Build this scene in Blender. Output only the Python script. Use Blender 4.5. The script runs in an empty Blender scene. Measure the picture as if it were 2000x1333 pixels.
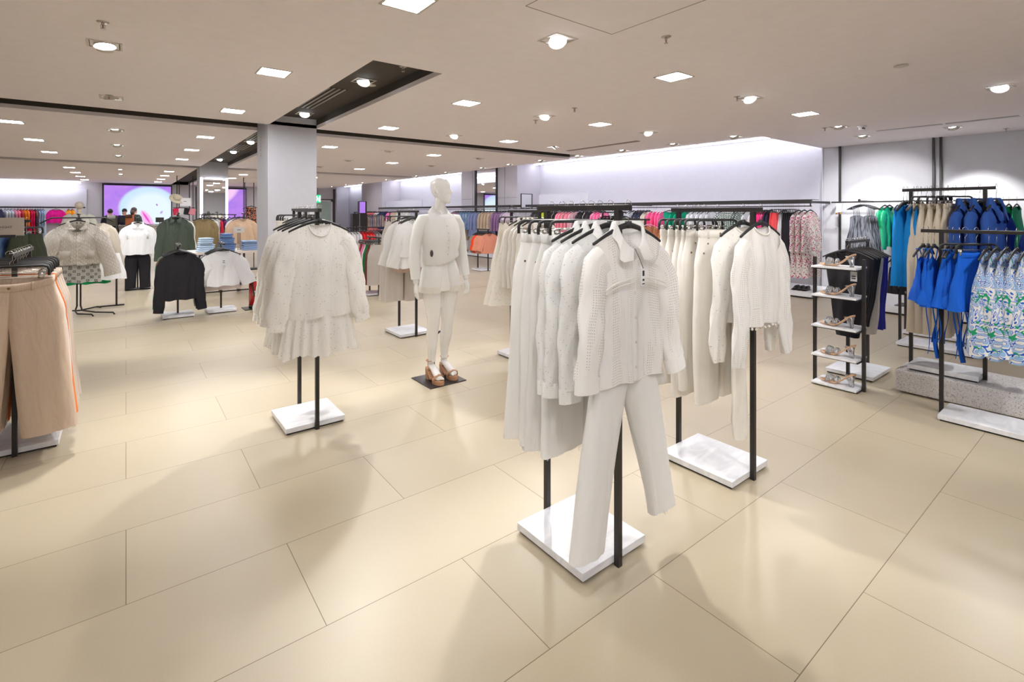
import bpy, bmesh, math, random
from mathutils import Vector, Matrix, noise
PI = math.pi
SC = bpy.context.scene
COL = SC.collection
# ---------------------------------------------------------------- camera, world, exposure
H0 = 1.5                       # eye height
ANG = math.radians(37.8)
F = 972.0
Y0 = 415.0
cam_d = bpy.data.cameras.new('camera')
cam_d.sensor_width = 36.0
cam_d.lens = 36.0 * F / 2000.0
cam_d.shift_y = -(666.5 - Y0) / 2000.0
cam_d.clip_end = 100
cam = bpy.data.objects.new('camera', cam_d)
COL.objects.link(cam)
cam.location = (0, 0, H0)
cam.rotation_euler = (PI / 2, 0, -ANG)
SC.camera = cam
w = bpy.data.worlds.new('world'); SC.world = w; w.use_nodes = True
w.node_tree.nodes['Background'].inputs[0].default_value = (0.9, 0.92, 1, 1)
w.node_tree.nodes['Background'].inputs[1].default_value = 0.3
SC.view_settings.view_transform = 'Standard'
SC.view_settings.look = 'None'
SC.view_settings.exposure = EXPOSURE = 0.47
SC.view_settings.gamma = 1
SC.view_settings.use_curve_mapping = False
SC.cycles.max_bounces = 9
SC.cycles.diffuse_bounces = 5
SC.cycles.use_adaptive_sampling = True
SC.cycles.adaptive_threshold = 0.02
SC.cycles.glossy_bounces = 4
SC.cycles.transmission_bounces = 6
SC.cycles.transparent_max_bounces = 10
SC.cycles.use_denoising = True
SC.cycles.sample_clamp_indirect = 6
SC.cycles.blur_glossy = 0.5
PANEL_L = 78.0
SPOT_W = 80.0
COVE_L = 13.0
CA, SA = math.cos(ANG), math.sin(ANG)
HC = 2.70                      # ceiling height


def ray_xy(px, d):
    """the floor-plan point at image column px and distance d along the view axis"""
    lat = (px - 1000) / F * d
    return (SA * d + CA * lat, CA * d - SA * lat)


# ---------------------------------------------------------------- materials
MATS = {}


def new_mat(name):
    m = bpy.data.materials.new(name); m.use_nodes = True
    nt = m.node_tree
    return m, nt, nt.nodes['Principled BSDF'], nt.nodes['Material Output']


def lin(c):
    """sRGB 0-255 to linear"""
    r = []
    for v in c[:3]:
        v /= 255.0
        r.append(v / 12.92 if v <= 0.04045 else ((v + 0.055) / 1.055) ** 2.4)
    return (r[0], r[1], r[2], 1)


def plain(name, c, rough=0.5, metal=0.0, spec=0.5, bump=0.0, bscale=200, coat=0.0):
    if name in MATS: return MATS[name]
    m, nt, b, o = new_mat(name)
    b.inputs['Roughness'].default_value = rough
    b.inputs['Metallic'].default_value = metal
    b.inputs['Specular IOR Level'].default_value = spec
    b.inputs['Coat Weight'].default_value = coat
    tc = nt.nodes.new('ShaderNodeTexCoord')
    n = nt.nodes.new('ShaderNodeTexNoise'); n.inputs['Scale'].default_value = bscale * 0.05 + 2
    nt.links.new(tc.outputs['Object'], n.inputs['Vector'])
    mx = nt.nodes.new('ShaderNodeMix'); mx.data_type = 'RGBA'
    cl = lin(c)
    mx.inputs['A'].default_value = cl
    mx.inputs['B'].default_value = (cl[0] * .93, cl[1] * .93, cl[2] * .93, 1)
    nt.links.new(n.outputs['Fac'], mx.inputs['Factor'])
    nt.links.new(mx.outputs['Result'], b.inputs['Base Color'])
    if bump:
        n2 = nt.nodes.new('ShaderNodeTexNoise'); n2.inputs['Scale'].default_value = bscale
        nt.links.new(tc.outputs['Object'], n2.inputs['Vector'])
        bp = nt.nodes.new('ShaderNodeBump'); bp.inputs['Strength'].default_value = bump
        bp.inputs['Distance'].default_value = 0.002
        nt.links.new(n2.outputs['Fac'], bp.inputs['Height'])
        nt.links.new(bp.outputs['Normal'], b.inputs['Normal'])
    MATS[name] = m
    return m


def emit(name, c, s):
    if name in MATS: return MATS[name]
    m, nt, b, o = new_mat(name)
    b.inputs['Base Color'].default_value = lin(c)
    b.inputs['Emission Color'].default_value = lin(c)
    b.inputs['Emission Strength'].default_value = s
    MATS[name] = m
    return m


def cloth(c, kind='plain', c2=None, c3=None, sheen=0.0, scale=1.0):
    """woven fabric; kind adds a printed, eyelet-dotted or quilted pattern in the cloth's own coordinates (metres)"""
    key = ('cloth', tuple(c), kind, c2, c3, scale, sheen)
    if key in MATS: return MATS[key]
    m, nt, b, o = new_mat('%s_cloth_%d_%d_%d' % (kind, *[int(v) for v in c[:3]]))
    L = nt.links.new
    N = nt.nodes.new
    b.inputs['Roughness'].default_value = 0.85
    b.inputs['Specular IOR Level'].default_value = 0.25
    uv = N('ShaderNodeUVMap'); uv.uv_map = 'UVMap'
    base = lin(c)

    def mapping(sx, sy, rz=0):
        mp = N('ShaderNodeMapping'); mp.inputs['Scale'].default_value = (sx, sy, 1)
        mp.inputs['Rotation'].default_value = (0, 0, rz)
        L(uv.outputs['UV'], mp.inputs['Vector'])
        return mp.outputs['Vector']

    def mix(f, a, bb):
        mx = N('ShaderNodeMix'); mx.data_type = 'RGBA'
        if hasattr(f, 'links') or isinstance(f, bpy.types.NodeSocket): L(f, mx.inputs['Factor'])
        else: mx.inputs['Factor'].default_value = f
        for s, v in (('A', a), ('B', bb)):
            if isinstance(v, bpy.types.NodeSocket): L(v, mx.inputs[s])
            else: mx.inputs[s].default_value = v
        return mx.outputs['Result']

    def ramp(src, stops, const=False):
        r = N('ShaderNodeValToRGB')
        e = r.color_ramp.elements
        if const: r.color_ramp.interpolation = 'CONSTANT'
        e[0].position, e[0].color = stops[0]
        e[1].position, e[1].color = stops[1]
        for p, cc in stops[2:]:
            q = e.new(p); q.color = cc
        L(src, r.inputs['Fac'])
        return r.outputs['Color']

    def math_(op, a, v=None):
        n = N('ShaderNodeMath'); n.operation = op
        if isinstance(a, bpy.types.NodeSocket): L(a, n.inputs[0])
        else: n.inputs[0].default_value = a
        if v is not None:
            if isinstance(v, bpy.types.NodeSocket): L(v, n.inputs[1])
            else: n.inputs[1].default_value = v
        return n.outputs[0]
    W0, K0 = (1, 1, 1, 1), (0, 0, 0, 1)
    weave = N('ShaderNodeTexNoise'); weave.inputs['Scale'].default_value = 1
    L(mapping(260, 330), weave.inputs['Vector'])
    soft = N('ShaderNodeTexNoise'); soft.inputs['Scale'].default_value = 1
    L(mapping(9, 3), soft.inputs['Vector'])
    col = mix(soft.outputs['Fac'], base, (base[0] * .95, base[1] * .95, base[2] * .95, 1))
    height = weave.outputs['Fac']
    bdist, bstr = 0.0012, 0.35
    hole = None
    if kind in ('eyelet', 'lace'):
        v = N('ShaderNodeTexVoronoi'); v.inputs['Scale'].default_value = 1
        v.inputs['Randomness'].default_value = 0.55 if kind == 'eyelet' else 0.85
        s = (52 if kind == 'eyelet' else 75) * scale
        L(mapping(s, s), v.inputs['Vector'])
        big = N('ShaderNodeTexNoise'); big.inputs['Scale'].default_value = 1
        L(mapping(7, 5), big.inputs['Vector'])
        dots = ramp(v.outputs['Distance'], [(0.0, W0), (0.13 if kind == 'eyelet' else .2, K0)], True)
        mask = ramp(big.outputs['Fac'], [(0.0, K0), (0.40, W0)], True)
        mm = N('ShaderNodeMix'); mm.data_type = 'RGBA'; mm.blend_type = 'MULTIPLY'; mm.inputs['Factor'].default_value = 1
        L(dots, mm.inputs['A']); L(mask, mm.inputs['B'])
        col = mix(mm.outputs['Result'], col, lin((186, 176, 162)))  # no real holes: their inner shade is put into the colour as darker dots
        height = ramp(v.outputs['Distance'], [(0.0, K0), (0.16, W0), (0.3, (.4, .4, .4, 1))])
        bdist, bstr = 0.002, 0.6
    elif kind == 'quilt':
        wv = N('ShaderNodeTexWave'); wv.wave_type = 'BANDS'; wv.bands_direction = 'X'
        wv.inputs['Scale'].default_value = 1.0; wv.inputs['Distortion'].default_value = 0
        # ogee quilting: |sin| bands bent by a sine of v
        sep = N('ShaderNodeSeparateXYZ'); L(mapping(1, 1), sep.inputs[0])
        sv = math_('SINE', math_('MULTIPLY', sep.outputs[1], 2 * PI / 0.13))
        su = math_('MULTIPLY', sep.outputs[0], PI / 0.055)
        a = math_('ABSOLUTE', math_('SINE', math_('ADD', su, math_('MULTIPLY', sv, 1.15))))
        a2 = math_('ABSOLUTE', math_('SINE', math_('SUBTRACT', su, math_('MULTIPLY', sv, 1.15))))
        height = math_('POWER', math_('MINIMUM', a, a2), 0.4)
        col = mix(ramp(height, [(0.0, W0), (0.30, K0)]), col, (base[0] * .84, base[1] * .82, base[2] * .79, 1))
        bdist, bstr = 0.012, 0.8
    elif kind == 'floral':
        v = N('ShaderNodeTexVoronoi'); v.inputs['Scale'].default_value = 1
        L(mapping(34 * scale, 34 * scale), v.inputs['Vector'])
        f = ramp(v.outputs['Distance'], [(0.0, W0), (0.36, K0)], True)
        v2 = N('ShaderNodeTexVoronoi'); v2.inputs['Scale'].default_value = 1
        L(mapping(52 * scale, 52 * scale, .6), v2.inputs['Vector'])
        f2 = ramp(v2.outputs['Distance'], [(0.0, W0), (0.26, K0)], True)
        col = mix(f2, col, lin(c3 or (40, 70, 50)))
        col = mix(f, col, lin(c2 or (200, 30, 110)))
    elif kind == 'paisley':
        nz = N('ShaderNodeTexNoise'); nz.inputs['Scale'].default_value = 1; nz.inputs['Detail'].default_value = 1.5
        nz.inputs['Distortion'].default_value = 2.6
        L(mapping(8 * scale, 6 * scale), nz.inputs['Vector'])
        band = math_('ABSOLUTE', math_('SINE', math_('MULTIPLY', nz.outputs['Fac'], 30)))
        soft_ = math_('SINE', math_('MULTIPLY', nz.outputs['Fac'], 30))
        col = mix(ramp(soft_, [(0, K0), (.72, W0)], True), col, lin((150, 192, 232)))
        col = mix(ramp(band, [(0, W0), (.34, K0)], True), col, lin(c2))
        nz2 = N('ShaderNodeTexNoise'); nz2.inputs['Scale'].default_value = 1; nz2.inputs['Distortion'].default_value = 1.5
        L(mapping(16 * scale, 13 * scale, .8), nz2.inputs['Vector'])
        col = mix(ramp(nz2.outputs['Fac'], [(0, K0), (.63, W0)], True), col, lin(c3))
        nz3 = N('ShaderNodeTexNoise'); nz3.inputs['Scale'].default_value = 1
        L(mapping(23 * scale, 20 * scale, 1.8), nz3.inputs['Vector'])
        col = mix(ramp(nz3.outputs['Fac'], [(0, K0), (.68, W0)], True), col, lin((40, 52, 110)))
    elif kind == 'check':
        sep = N('ShaderNodeSeparateXYZ'); L(mapping(1, 1), sep.inputs[0])
        fx = math_('GREATER_THAN', math_('SINE', math_('MULTIPLY', sep.outputs[0], 2 * PI / (0.035 / scale))), .55)
        fy = math_('GREATER_THAN', math_('SINE', math_('MULTIPLY', sep.outputs[1], 2 * PI / (0.035 / scale))), .55)
        col = mix(math_('MAXIMUM', fx, fy), col, lin(c2))
    elif kind == 'stripe':
        sep = N('ShaderNodeSeparateXYZ'); L(mapping(1, 1), sep.inputs[0])
        fx = math_('GREATER_THAN', math_('SINE', math_('MULTIPLY', sep.outputs[0], 2 * PI / (0.03 / scale))), 0)
        col = mix(fx, col, lin(c2))
    elif kind == 'tile':
        v = N('ShaderNodeTexVoronoi'); v.inputs['Scale'].default_value = 1; v.inputs['Randomness'].default_value = 0.15
        v.distance = 'MANHATTAN'
        L(mapping(14, 14, PI / 4), v.inputs['Vector'])
        col = mix(ramp(v.outputs['Distance'], [(0, W0), (.16, K0), (.3, W0), (.42, K0)], True), col, lin(c2))
    elif kind == 'satin':
        b.inputs['Roughness'].default_value = 0.34
        b.inputs['Specular IOR Level'].default_value = 0.7
        if c2:
            nz = N('ShaderNodeTexNoise'); nz.inputs['Scale'].default_value = 1
            L(mapping(40, 5), nz.inputs['Vector'])
            col = mix(ramp(nz.outputs['Fac'], [(.42, K0), (.55, W0)]), col, lin(c2))
    elif kind == 'denim':
        nz = N('ShaderNodeTexNoise'); nz.inputs['Scale'].default_value = 1
        L(mapping(12, 6), nz.inputs['Vector'])
        col = mix(ramp(nz.outputs['Fac'], [(.35, K0), (.7, W0)]), col, lin(c2 or (190, 205, 225)))
    elif kind == 'tuck':
        # embroidered panels: close vertical pintucks; dots between carry the shade of piercings as colour
        sep = N('ShaderNodeSeparateXYZ'); L(mapping(1, 1), sep.inputs[0])
        height = math_('ABSOLUTE', math_('SINE', math_('MULTIPLY', sep.outputs[0], PI / .014)))
        v = N('ShaderNodeTexVoronoi'); v.inputs['Scale'].default_value = 1; v.inputs['Randomness'].default_value = 0.1
        L(mapping(105, 95), v.inputs['Vector'])
        big = N('ShaderNodeTexNoise'); big.inputs['Scale'].default_value = 1
        L(mapping(16, 2.0), big.inputs['Vector'])
        mm = N('ShaderNodeMix'); mm.data_type = 'RGBA'; mm.blend_type = 'MULTIPLY'; mm.inputs['Factor'].default_value = 1
        L(ramp(v.outputs['Distance'], [(0, W0), (.2, K0)], True), mm.inputs['A'])
        L(ramp(big.outputs['Fac'], [(0, K0), (.52, W0)], True), mm.inputs['B'])
        col = mix(mm.outputs['Result'], col, lin((200, 192, 182)))
        bdist, bstr = 0.0012, 0.35
    L(col, b.inputs['Base Color'])
    drape = N('ShaderNodeTexNoise'); drape.inputs['Scale'].default_value = 1; drape.inputs['Detail'].default_value = 3
    drape.inputs['Distortion'].default_value = .6
    L(mapping(20, 5), drape.inputs['Vector'])
    b0 = N('ShaderNodeBump'); b0.inputs['Strength'].default_value = .6; b0.inputs['Distance'].default_value = .014
    L(drape.outputs['Fac'], b0.inputs['Height'])
    bp = N('ShaderNodeBump'); bp.inputs['Strength'].default_value = bstr; bp.inputs['Distance'].default_value = bdist
    L(b0.outputs['Normal'], bp.inputs['Normal'])
    L(height, bp.inputs['Height']); L(bp.outputs['Normal'], b.inputs['Normal'])
    # thin cloth lets some light through
    if kind not in ('satin', 'denim', 'quilt') and sum(c[:3]) > 560:
        tr = N('ShaderNodeBsdfTranslucent'); L(col, tr.inputs['Color'])
        ms = N('ShaderNodeMixShader'); ms.inputs[0].default_value = 0.22
        L(b.outputs[0], ms.inputs[1]); L(tr.outputs[0], ms.inputs[2])
        out = ms.outputs[0]
    else:
        out = b.outputs[0]
    if hole is not None:
        tp = N('ShaderNodeBsdfTransparent')
        m2 = N('ShaderNodeMixShader'); L(hole, m2.inputs[0]); L(out, m2.inputs[1]); L(tp.outputs[0], m2.inputs[2])
        out = m2.outputs[0]
    L(out, o.inputs['Surface'])
    MATS[key] = m
    return m


def marble(name='white_marble'):
    if name in MATS: return MATS[name]
    m, nt, b, o = new_mat(name)
    b.inputs['Roughness'].default_value = 0.25
    tc = nt.nodes.new('ShaderNodeTexCoord')
    mp = nt.nodes.new('ShaderNodeMapping'); mp.inputs['Scale'].default_value = (1.5, 5, 3)
    mp.inputs['Rotation'].default_value = (0, 0, .6)
    nt.links.new(tc.outputs['Object'], mp.inputs['Vector'])
    n = nt.nodes.new('ShaderNodeTexNoise'); n.inputs['Scale'].default_value = 1.6; n.inputs['Detail'].default_value = 7
    n.inputs['Distortion'].default_value = 1.2
    nt.links.new(mp.outputs['Vector'], n.inputs['Vector'])
    r = nt.nodes.new('ShaderNodeValToRGB')
    e = r.color_ramp.elements
    e[0].position = .40; e[0].color = lin((243, 243, 246)); e[1].position = .62; e[1].color = lin((243, 243, 246))
    q = e.new(.50); q.color = lin((230, 232, 237))
    nt.links.new(n.outputs['Fac'], r.inputs['Fac']); nt.links.new(r.outputs['Color'], b.inputs['Base Color'])
    MATS[name] = m
    return m


def terrazzo():
    if 'terrazzo' in MATS: return MATS['terrazzo']
    m, nt, b, o = new_mat('speckled_concrete')
    b.inputs['Roughness'].default_value = 0.6
    tc = nt.nodes.new('ShaderNodeTexCoord')
    n = nt.nodes.new('ShaderNodeTexNoise'); n.inputs['Scale'].default_value = 130; n.inputs['Detail'].default_value = 4
    nt.links.new(tc.outputs['Object'], n.inputs['Vector'])
    r = nt.nodes.new('ShaderNodeValToRGB')
    e = r.color_ramp.elements
    e[0].position = .32; e[0].color = lin((128, 120, 116)); e[1].position = .42; e[1].color = lin((204, 199, 197))
    q = e.new(.7); q.color = lin((224, 220, 218))
    nt.links.new(n.outputs['Fac'], r.inputs['Fac']); nt.links.new(r.outputs['Color'], b.inputs['Base Color'])
    MATS['terrazzo'] = m
    return m


def floor_mat():
    m, nt, b, o = new_mat('beige_stone_tile')
    N, L = nt.nodes.new, nt.links.new
    tc = N('ShaderNodeTexCoord')
    mp = N('ShaderNodeMapping'); mp.inputs['Location'].default_value = (0.575, -0.135, 0)
    L(tc.outputs['Object'], mp.inputs['Vector'])
    br = N('ShaderNodeTexBrick')
    br.inputs['Scale'].default_value = 1; br.inputs['Brick Width'].default_value = 1.15
    br.inputs['Row Height'].default_value = 0.5675; br.inputs['Mortar Size'].default_value = 0.0016
    br.inputs['Mortar Smooth'].default_value = 0.2
    br.inputs['Bias'].default_value = 0
    br.offset = 0.5; br.squash = 1
    br.inputs['Color1'].default_value = lin((190, 178, 154))
    br.inputs['Color2'].default_value = lin((184, 172, 149))
    br.inputs['Mortar'].default_value = lin((120, 100, 78))
    L(mp.outputs['Vector'], br.inputs['Vector'])
    n = N('ShaderNodeTexNoise'); n.inputs['Scale'].default_value = 1.1; n.inputs['Detail'].default_value = 3
    L(tc.outputs['Object'], n.inputs['Vector'])
    fine = N('ShaderNodeTexNoise'); fine.inputs['Scale'].default_value = 260
    L(tc.outputs['Object'], fine.inputs['Vector'])
    mx = N('ShaderNodeMix'); mx.data_type = 'RGBA'; mx.blend_type = 'MULTIPLY'
    r = N('ShaderNodeValToRGB'); e = r.color_ramp.elements
    e[0].position = .3; e[0].color = (.95, .93, .90, 1); e[1].position = .7; e[1].color = (1, 1, 1, 1)
    L(n.outputs['Fac'], r.inputs['Fac'])
    mx.inputs['Factor'].default_value = 1
    L(br.outputs['Color'], mx.inputs['A']); L(r.outputs['Color'], mx.inputs['B'])
    mx2 = N('ShaderNodeMix'); mx2.data_type = 'RGBA'; mx2.blend_type = 'MULTIPLY'; mx2.inputs['Factor'].default_value = 1
    r2 = N('ShaderNodeValToRGB'); e = r2.color_ramp.elements
    e[0].position = .3; e[0].color = (.94, .94, .94, 1); e[1].position = .7; e[1].color = (1, 1, 1, 1)
    L(fine.outputs['Fac'], r2.inputs['Fac'])
    L(mx.outputs['Result'], mx2.inputs['A']); L(r2.outputs['Color'], mx2.inputs['B'])
    L(mx2.outputs['Result'], b.inputs['Base Color'])
    b.inputs['Roughness'].default_value = 0.36
    b.inputs['Specular IOR Level'].default_value = 0.4
    bp = N('ShaderNodeBump'); bp.inputs['Strength'].default_value = .25; bp.inputs['Distance'].default_value = .002
    bp.invert = True
    L(br.outputs['Fac'], bp.inputs['Height']); L(bp.outputs['Normal'], b.inputs['Normal'])
    return m


M_BLACK = plain('black_powder_coat', (38, 34, 33), .42, 0, .5)
M_HANG = plain('black_hanger_plastic', (34, 34, 36), .5)
M_CHROME = plain('chrome', (200, 198, 195), .22, 1.0)
M_CEIL = plain('ceiling_paint', (248, 241, 243), .9, 0, .2)
M_DARKC = plain('charcoal_paint', (78, 72, 66), .8, 0, .2)
M_WALL = plain('wall_paint', (206, 206, 213), .8, 0, .2)
M_WALLB = plain('wall_paint_grey', (198, 195, 200), .8, 0, .2)
M_WHITE = plain('white_lacquer', (240, 240, 243), .35)
M_MARB = marble()
M_LAMP = emit('lamp_diffuser', (250, 251, 255), PANEL_L)
M_SPOT = emit('spot_lens', (246, 250, 255), 26.0)
M_HOUS = plain('lamp_housing', (205, 200, 190), .5)
M_TAG = plain('white_paper', (245, 245, 245), .7)
M_SEC = plain('dark_security_tag', (58, 52, 52), .4)


# ---------------------------------------------------------------- mesh helpers
def tagp(o, label=None, cat=None, group=None, kind=None):
    if label: o['label'] = label
    if cat: o['category'] = cat
    if group: o['group'] = group
    if kind: o['kind'] = kind
    return o


def obj(name, me, parent=None, loc=None, rot=None):
    o = bpy.data.objects.new(name, me)
    COL.objects.link(o)
    if parent is not None: o.parent = parent
    if loc is not None: o.location = loc
    if rot is not None: o.rotation_euler = rot
    return o


def empty(name, loc=(0, 0, 0), rz=0):
    o = bpy.data.objects.new(name, None); COL.objects.link(o)
    o.empty_display_size = .1
    o.location = loc; o.rotation_euler = (0, 0, rz)
    return o


class MB:
    def __init__(s): s.v = []; s.f = []; s.uv = []; s.mi = []

    def add(s, vs, fs, uvs=None, mi=0):
        b = len(s.v)
        s.v += [tuple(v) for v in vs]
        for k, f in enumerate(fs):
            s.f.append([i + b for i in f]); s.mi.append(mi)
            s.uv.append(uvs[k] if uvs else [(0, 0)] * len(f))
        return s

    def box(s, a, b, mi=0):
        (x0, y0, z0), (x1, y1, z1) = a, b
        x0, x1 = min(x0, x1), max(x0, x1); y0, y1 = min(y0, y1), max(y0, y1); z0, z1 = min(z0, z1), max(z0, z1)
        vs = [(x0, y0, z0), (x1, y0, z0), (x1, y1, z0), (x0, y1, z0), (x0, y0, z1), (x1, y0, z1), (x1, y1, z1), (x0, y1, z1)]
        fs = [(0, 3, 2, 1), (4, 5, 6, 7), (0, 1, 5, 4), (1, 2, 6, 5), (2, 3, 7, 6), (3, 0, 4, 7)]
        return s.add(vs, fs, mi=mi)

    def tube(s, pts, r, n=8, caps=True, mi=0, flat=1.0, up=None):
        """swept round bar through pts; r number or list; flat squeezes the second axis"""
        pts = [Vector(p) for p in pts]
        rs = r if isinstance(r, (list, tuple)) else [r] * len(pts)
        rings = []
        prev = None
        for i, p in enumerate(pts):
            t = (pts[min(i + 1, len(pts) - 1)] - pts[max(i - 1, 0)])
            if t.length < 1e-9: t = Vector((0, 0, 1))
            t.normalize()
            if prev is None:
                a = Vector(up) if up else (Vector((0, 0, 1)) if abs(t.z) < .9 else Vector((1, 0, 0)))
                a = (a - t * a.dot(t)).normalized()
            else:
                a = (prev - t * prev.dot(t)).normalized()
            prev = a
            b = t.cross(a)
            rings.append([p + (a * math.cos(2 * PI * k / n) + b * math.sin(2 * PI * k / n) * flat) * rs[i] for k in range(n)])
        vs = [v for rg in rings for v in rg]
        fs = []
        uvs = []
        ln = 0
        for i in range(len(pts) - 1):
            seg = (pts[i + 1] - pts[i]).length
            for k in range(n):
                fs.append((i * n + k, i * n + (k + 1) % n, (i + 1) * n + (k + 1) % n, (i + 1) * n + k))
                w0 = 2 * PI * rs[i] / n
                uvs.append([(k * w0, -ln), ((k + 1) * w0, -ln), ((k + 1) * w0, -ln - seg), (k * w0, -ln - seg)])
            ln += seg
        if caps:
            fs.append(tuple(range(n))[::-1]); uvs.append([(0, 0)] * n)
            m = (len(pts) - 1) * n
            fs.append(tuple(range(m, m + n))); uvs.append([(0, 0)] * n)
        return s.add(vs, fs, uvs, mi)

    def loft(s, rings, closed=True, caps=False, mi=0):
        """rings: lists of points of equal count; uv in metres"""
        n = len(rings[0]); vs = [Vector(p) for r in rings for p in r]
        fs = []; uvs = []
        m = n if closed else n - 1
        us = [0]
        mid = rings[len(rings) // 2]
        for k in range(m):
            us.append(us[-1] + (Vector(mid[(k + 1) % n]) - Vector(mid[k])).length)
        vv = [0]
        for i in range(1, len(rings)):
            vv.append(vv[-1] + (Vector(rings[i][n // 4]) - Vector(rings[i - 1][n // 4])).length)
        for i in range(len(rings) - 1):
            for k in range(m):
                fs.append((i * n + k, i * n + (k + 1) % n, (i + 1) * n + (k + 1) % n, (i + 1) * n + k))
                uvs.append([(us[k], -vv[i]), (us[k + 1], -vv[i]), (us[k + 1], -vv[i + 1]), (us[k], -vv[i + 1])])
        if caps:
            fs.append(tuple(range(n))[::-1]); uvs.append([(0, 0)] * n)
            q = (len(rings) - 1) * n
            fs.append(tuple(range(q, q + n))); uvs.append([(0, 0)] * n)
        return s.add(vs, fs, uvs, mi)

    def sphere(s, c, r, nu=12, nv=8, mi=0):
        rx, ry, rz = r if isinstance(r, (tuple, list)) else (r, r, r)
        rings = []
        for j in range(nv + 1):
            t = PI * (j / nv) * .998 + .003
            rings.append([(c[0] + rx * math.sin(t) * math.cos(2 * PI * k / nu), c[1] + ry * math.sin(t) * math.sin(2 * PI * k / nu), c[2] + rz * math.cos(t)) for k in range(nu)])
        return s.loft(rings, True, True, mi)

    def mesh(s, name, mats, smooth=True):
        me = bpy.data.meshes.new(name)
        me.from_pydata(s.v, [], s.f)
        uvl = me.uv_layers.new(name='UVMap')
        flat = [c for f in s.uv for u in f for c in u]
        uvl.data.foreach_set('uv', flat)
        if not isinstance(mats, (list, tuple)): mats = [mats]
        for m in mats: me.materials.append(m)
        me.polygons.foreach_set('material_index', s.mi)
        me.polygons.foreach_set('use_smooth', [smooth] * len(s.f))
        me.update()
        return me

    def build(s, name, mats, parent=None, loc=None, rot=None, smooth=True, bevel=0, auto=False):
        o = obj(name, s.mesh(name, mats, smooth), parent, loc, rot)
        if bevel:
            md = o.modifiers.new('bev', 'BEVEL'); md.width = bevel; md.segments = 2; md.limit_method = 'ANGLE'
        return o


def boxes(name, lst, mat, parent=None, loc=None, rot=None, bevel=0):
    m = MB()
    for a, b in lst: m.box(a, b)
    return m.build(name, mat, parent, loc, rot, smooth=False, bevel=bevel)


def struct(name, lst, mat, bevel=0):
    o = boxes(name, lst, mat, bevel=bevel)
    o['kind'] = 'structure'
    return o


def lerp(a, b, t): return a + (b - a) * t


def sm(a, b, x):
    t = max(0, min(1, (x - a) / (b - a))); return t * t * (3 - 2 * t)
# ---------------------------------------------------------------- garments and hangers
# A design is a list of (part name, mesh, part label or None, [sub-part designs]); local origin = the rail the hook sits on.
def sgn(v): return -1 if v < 0 else 1


def sh_z(x):
    a = abs(x)
    return -.092 - .075 * min(a / .2, 1) ** 1.5 - max(0, a - .2) * .75


def body(mb, W, hw, hd, z_hem, neckw=.075, nf=.07, nb=.02, nu=56, nv=26, amp=.012, freq=38, seed=0, top=None, hemwave=.006, damp0=False, tilt=0.0, mi=0, open_front=0.0, twist=0.0):
    rnd = random.Random(seed)
    ph = [rnd.uniform(0, 6.28) for _ in range(6)]
    rings = []
    for j in range(nv + 1):
        s = j / nv
        a_ = amp * (s ** .7)
        row = []
        for k in range(nu):
            a = 2 * PI * (k + .5) / nu
            cx, sy = math.cos(a), math.sin(a)
            x0 = W * cx
            x = hw(s) * cx
            if top is None:
                zt = sh_z(x0)
                if abs(x0) < neckw:
                    q = math.sqrt(max(0, 1 - (x0 / neckw) ** 2))
                    zt = sh_z(neckw) - (nf if sy < 0 else nb) * q
            else:
                zt = top(x0, sy)
            dep = hd(s) * abs(sy) ** .65
            if top is None and abs(x0) < neckw:
                dep += .02 * (1 - s) ** 3 * math.sqrt(max(0, 1 - (x0 / neckw) ** 2))
            side = 0 if sy < 0 else 1
            fr = freq * (1 + .15 * side)
            ff = math.sin(x * fr + ph[side] + 1.2 * math.sin(s * 2.1 + ph[2])) + .6 * math.sin(x * fr * 1.73 + ph[3 + side] + s * 1.7)
            # the crease hangs in deeper pleats toward the hem
            if damp0: ff *= min(1, abs(x) / .06)
            y = (dep + a_ * ff * abs(sy) ** .5) * sgn(sy) * 1.0
            y += .010 * s ** .5 * noise.noise((x * 9 + seed, s * 3.5, side * 7.3 + ph[0])) + .005 * s ** .5 * noise.noise((x * 24 + seed, s * 9, side * 5.1))
            if side == 0: y = min(y, .004 if s > .05 else y)
            x += a_ * .5 * math.sin(s * 9 + ph[5] + sgn(cx)) * abs(cx)
            z = lerp(zt, z_hem + hemwave * math.sin(x * 30 + ph[1]) * (1 if s > .8 else 0) + tilt * x, s)
            ca, sa_ = math.cos(twist * s), math.sin(twist * s)
            row.append((x * ca - y * sa_, x * sa_ + y * ca, z))
        rings.append(row)
    mb.loft(rings, True, False, mi)
    return mb


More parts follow.
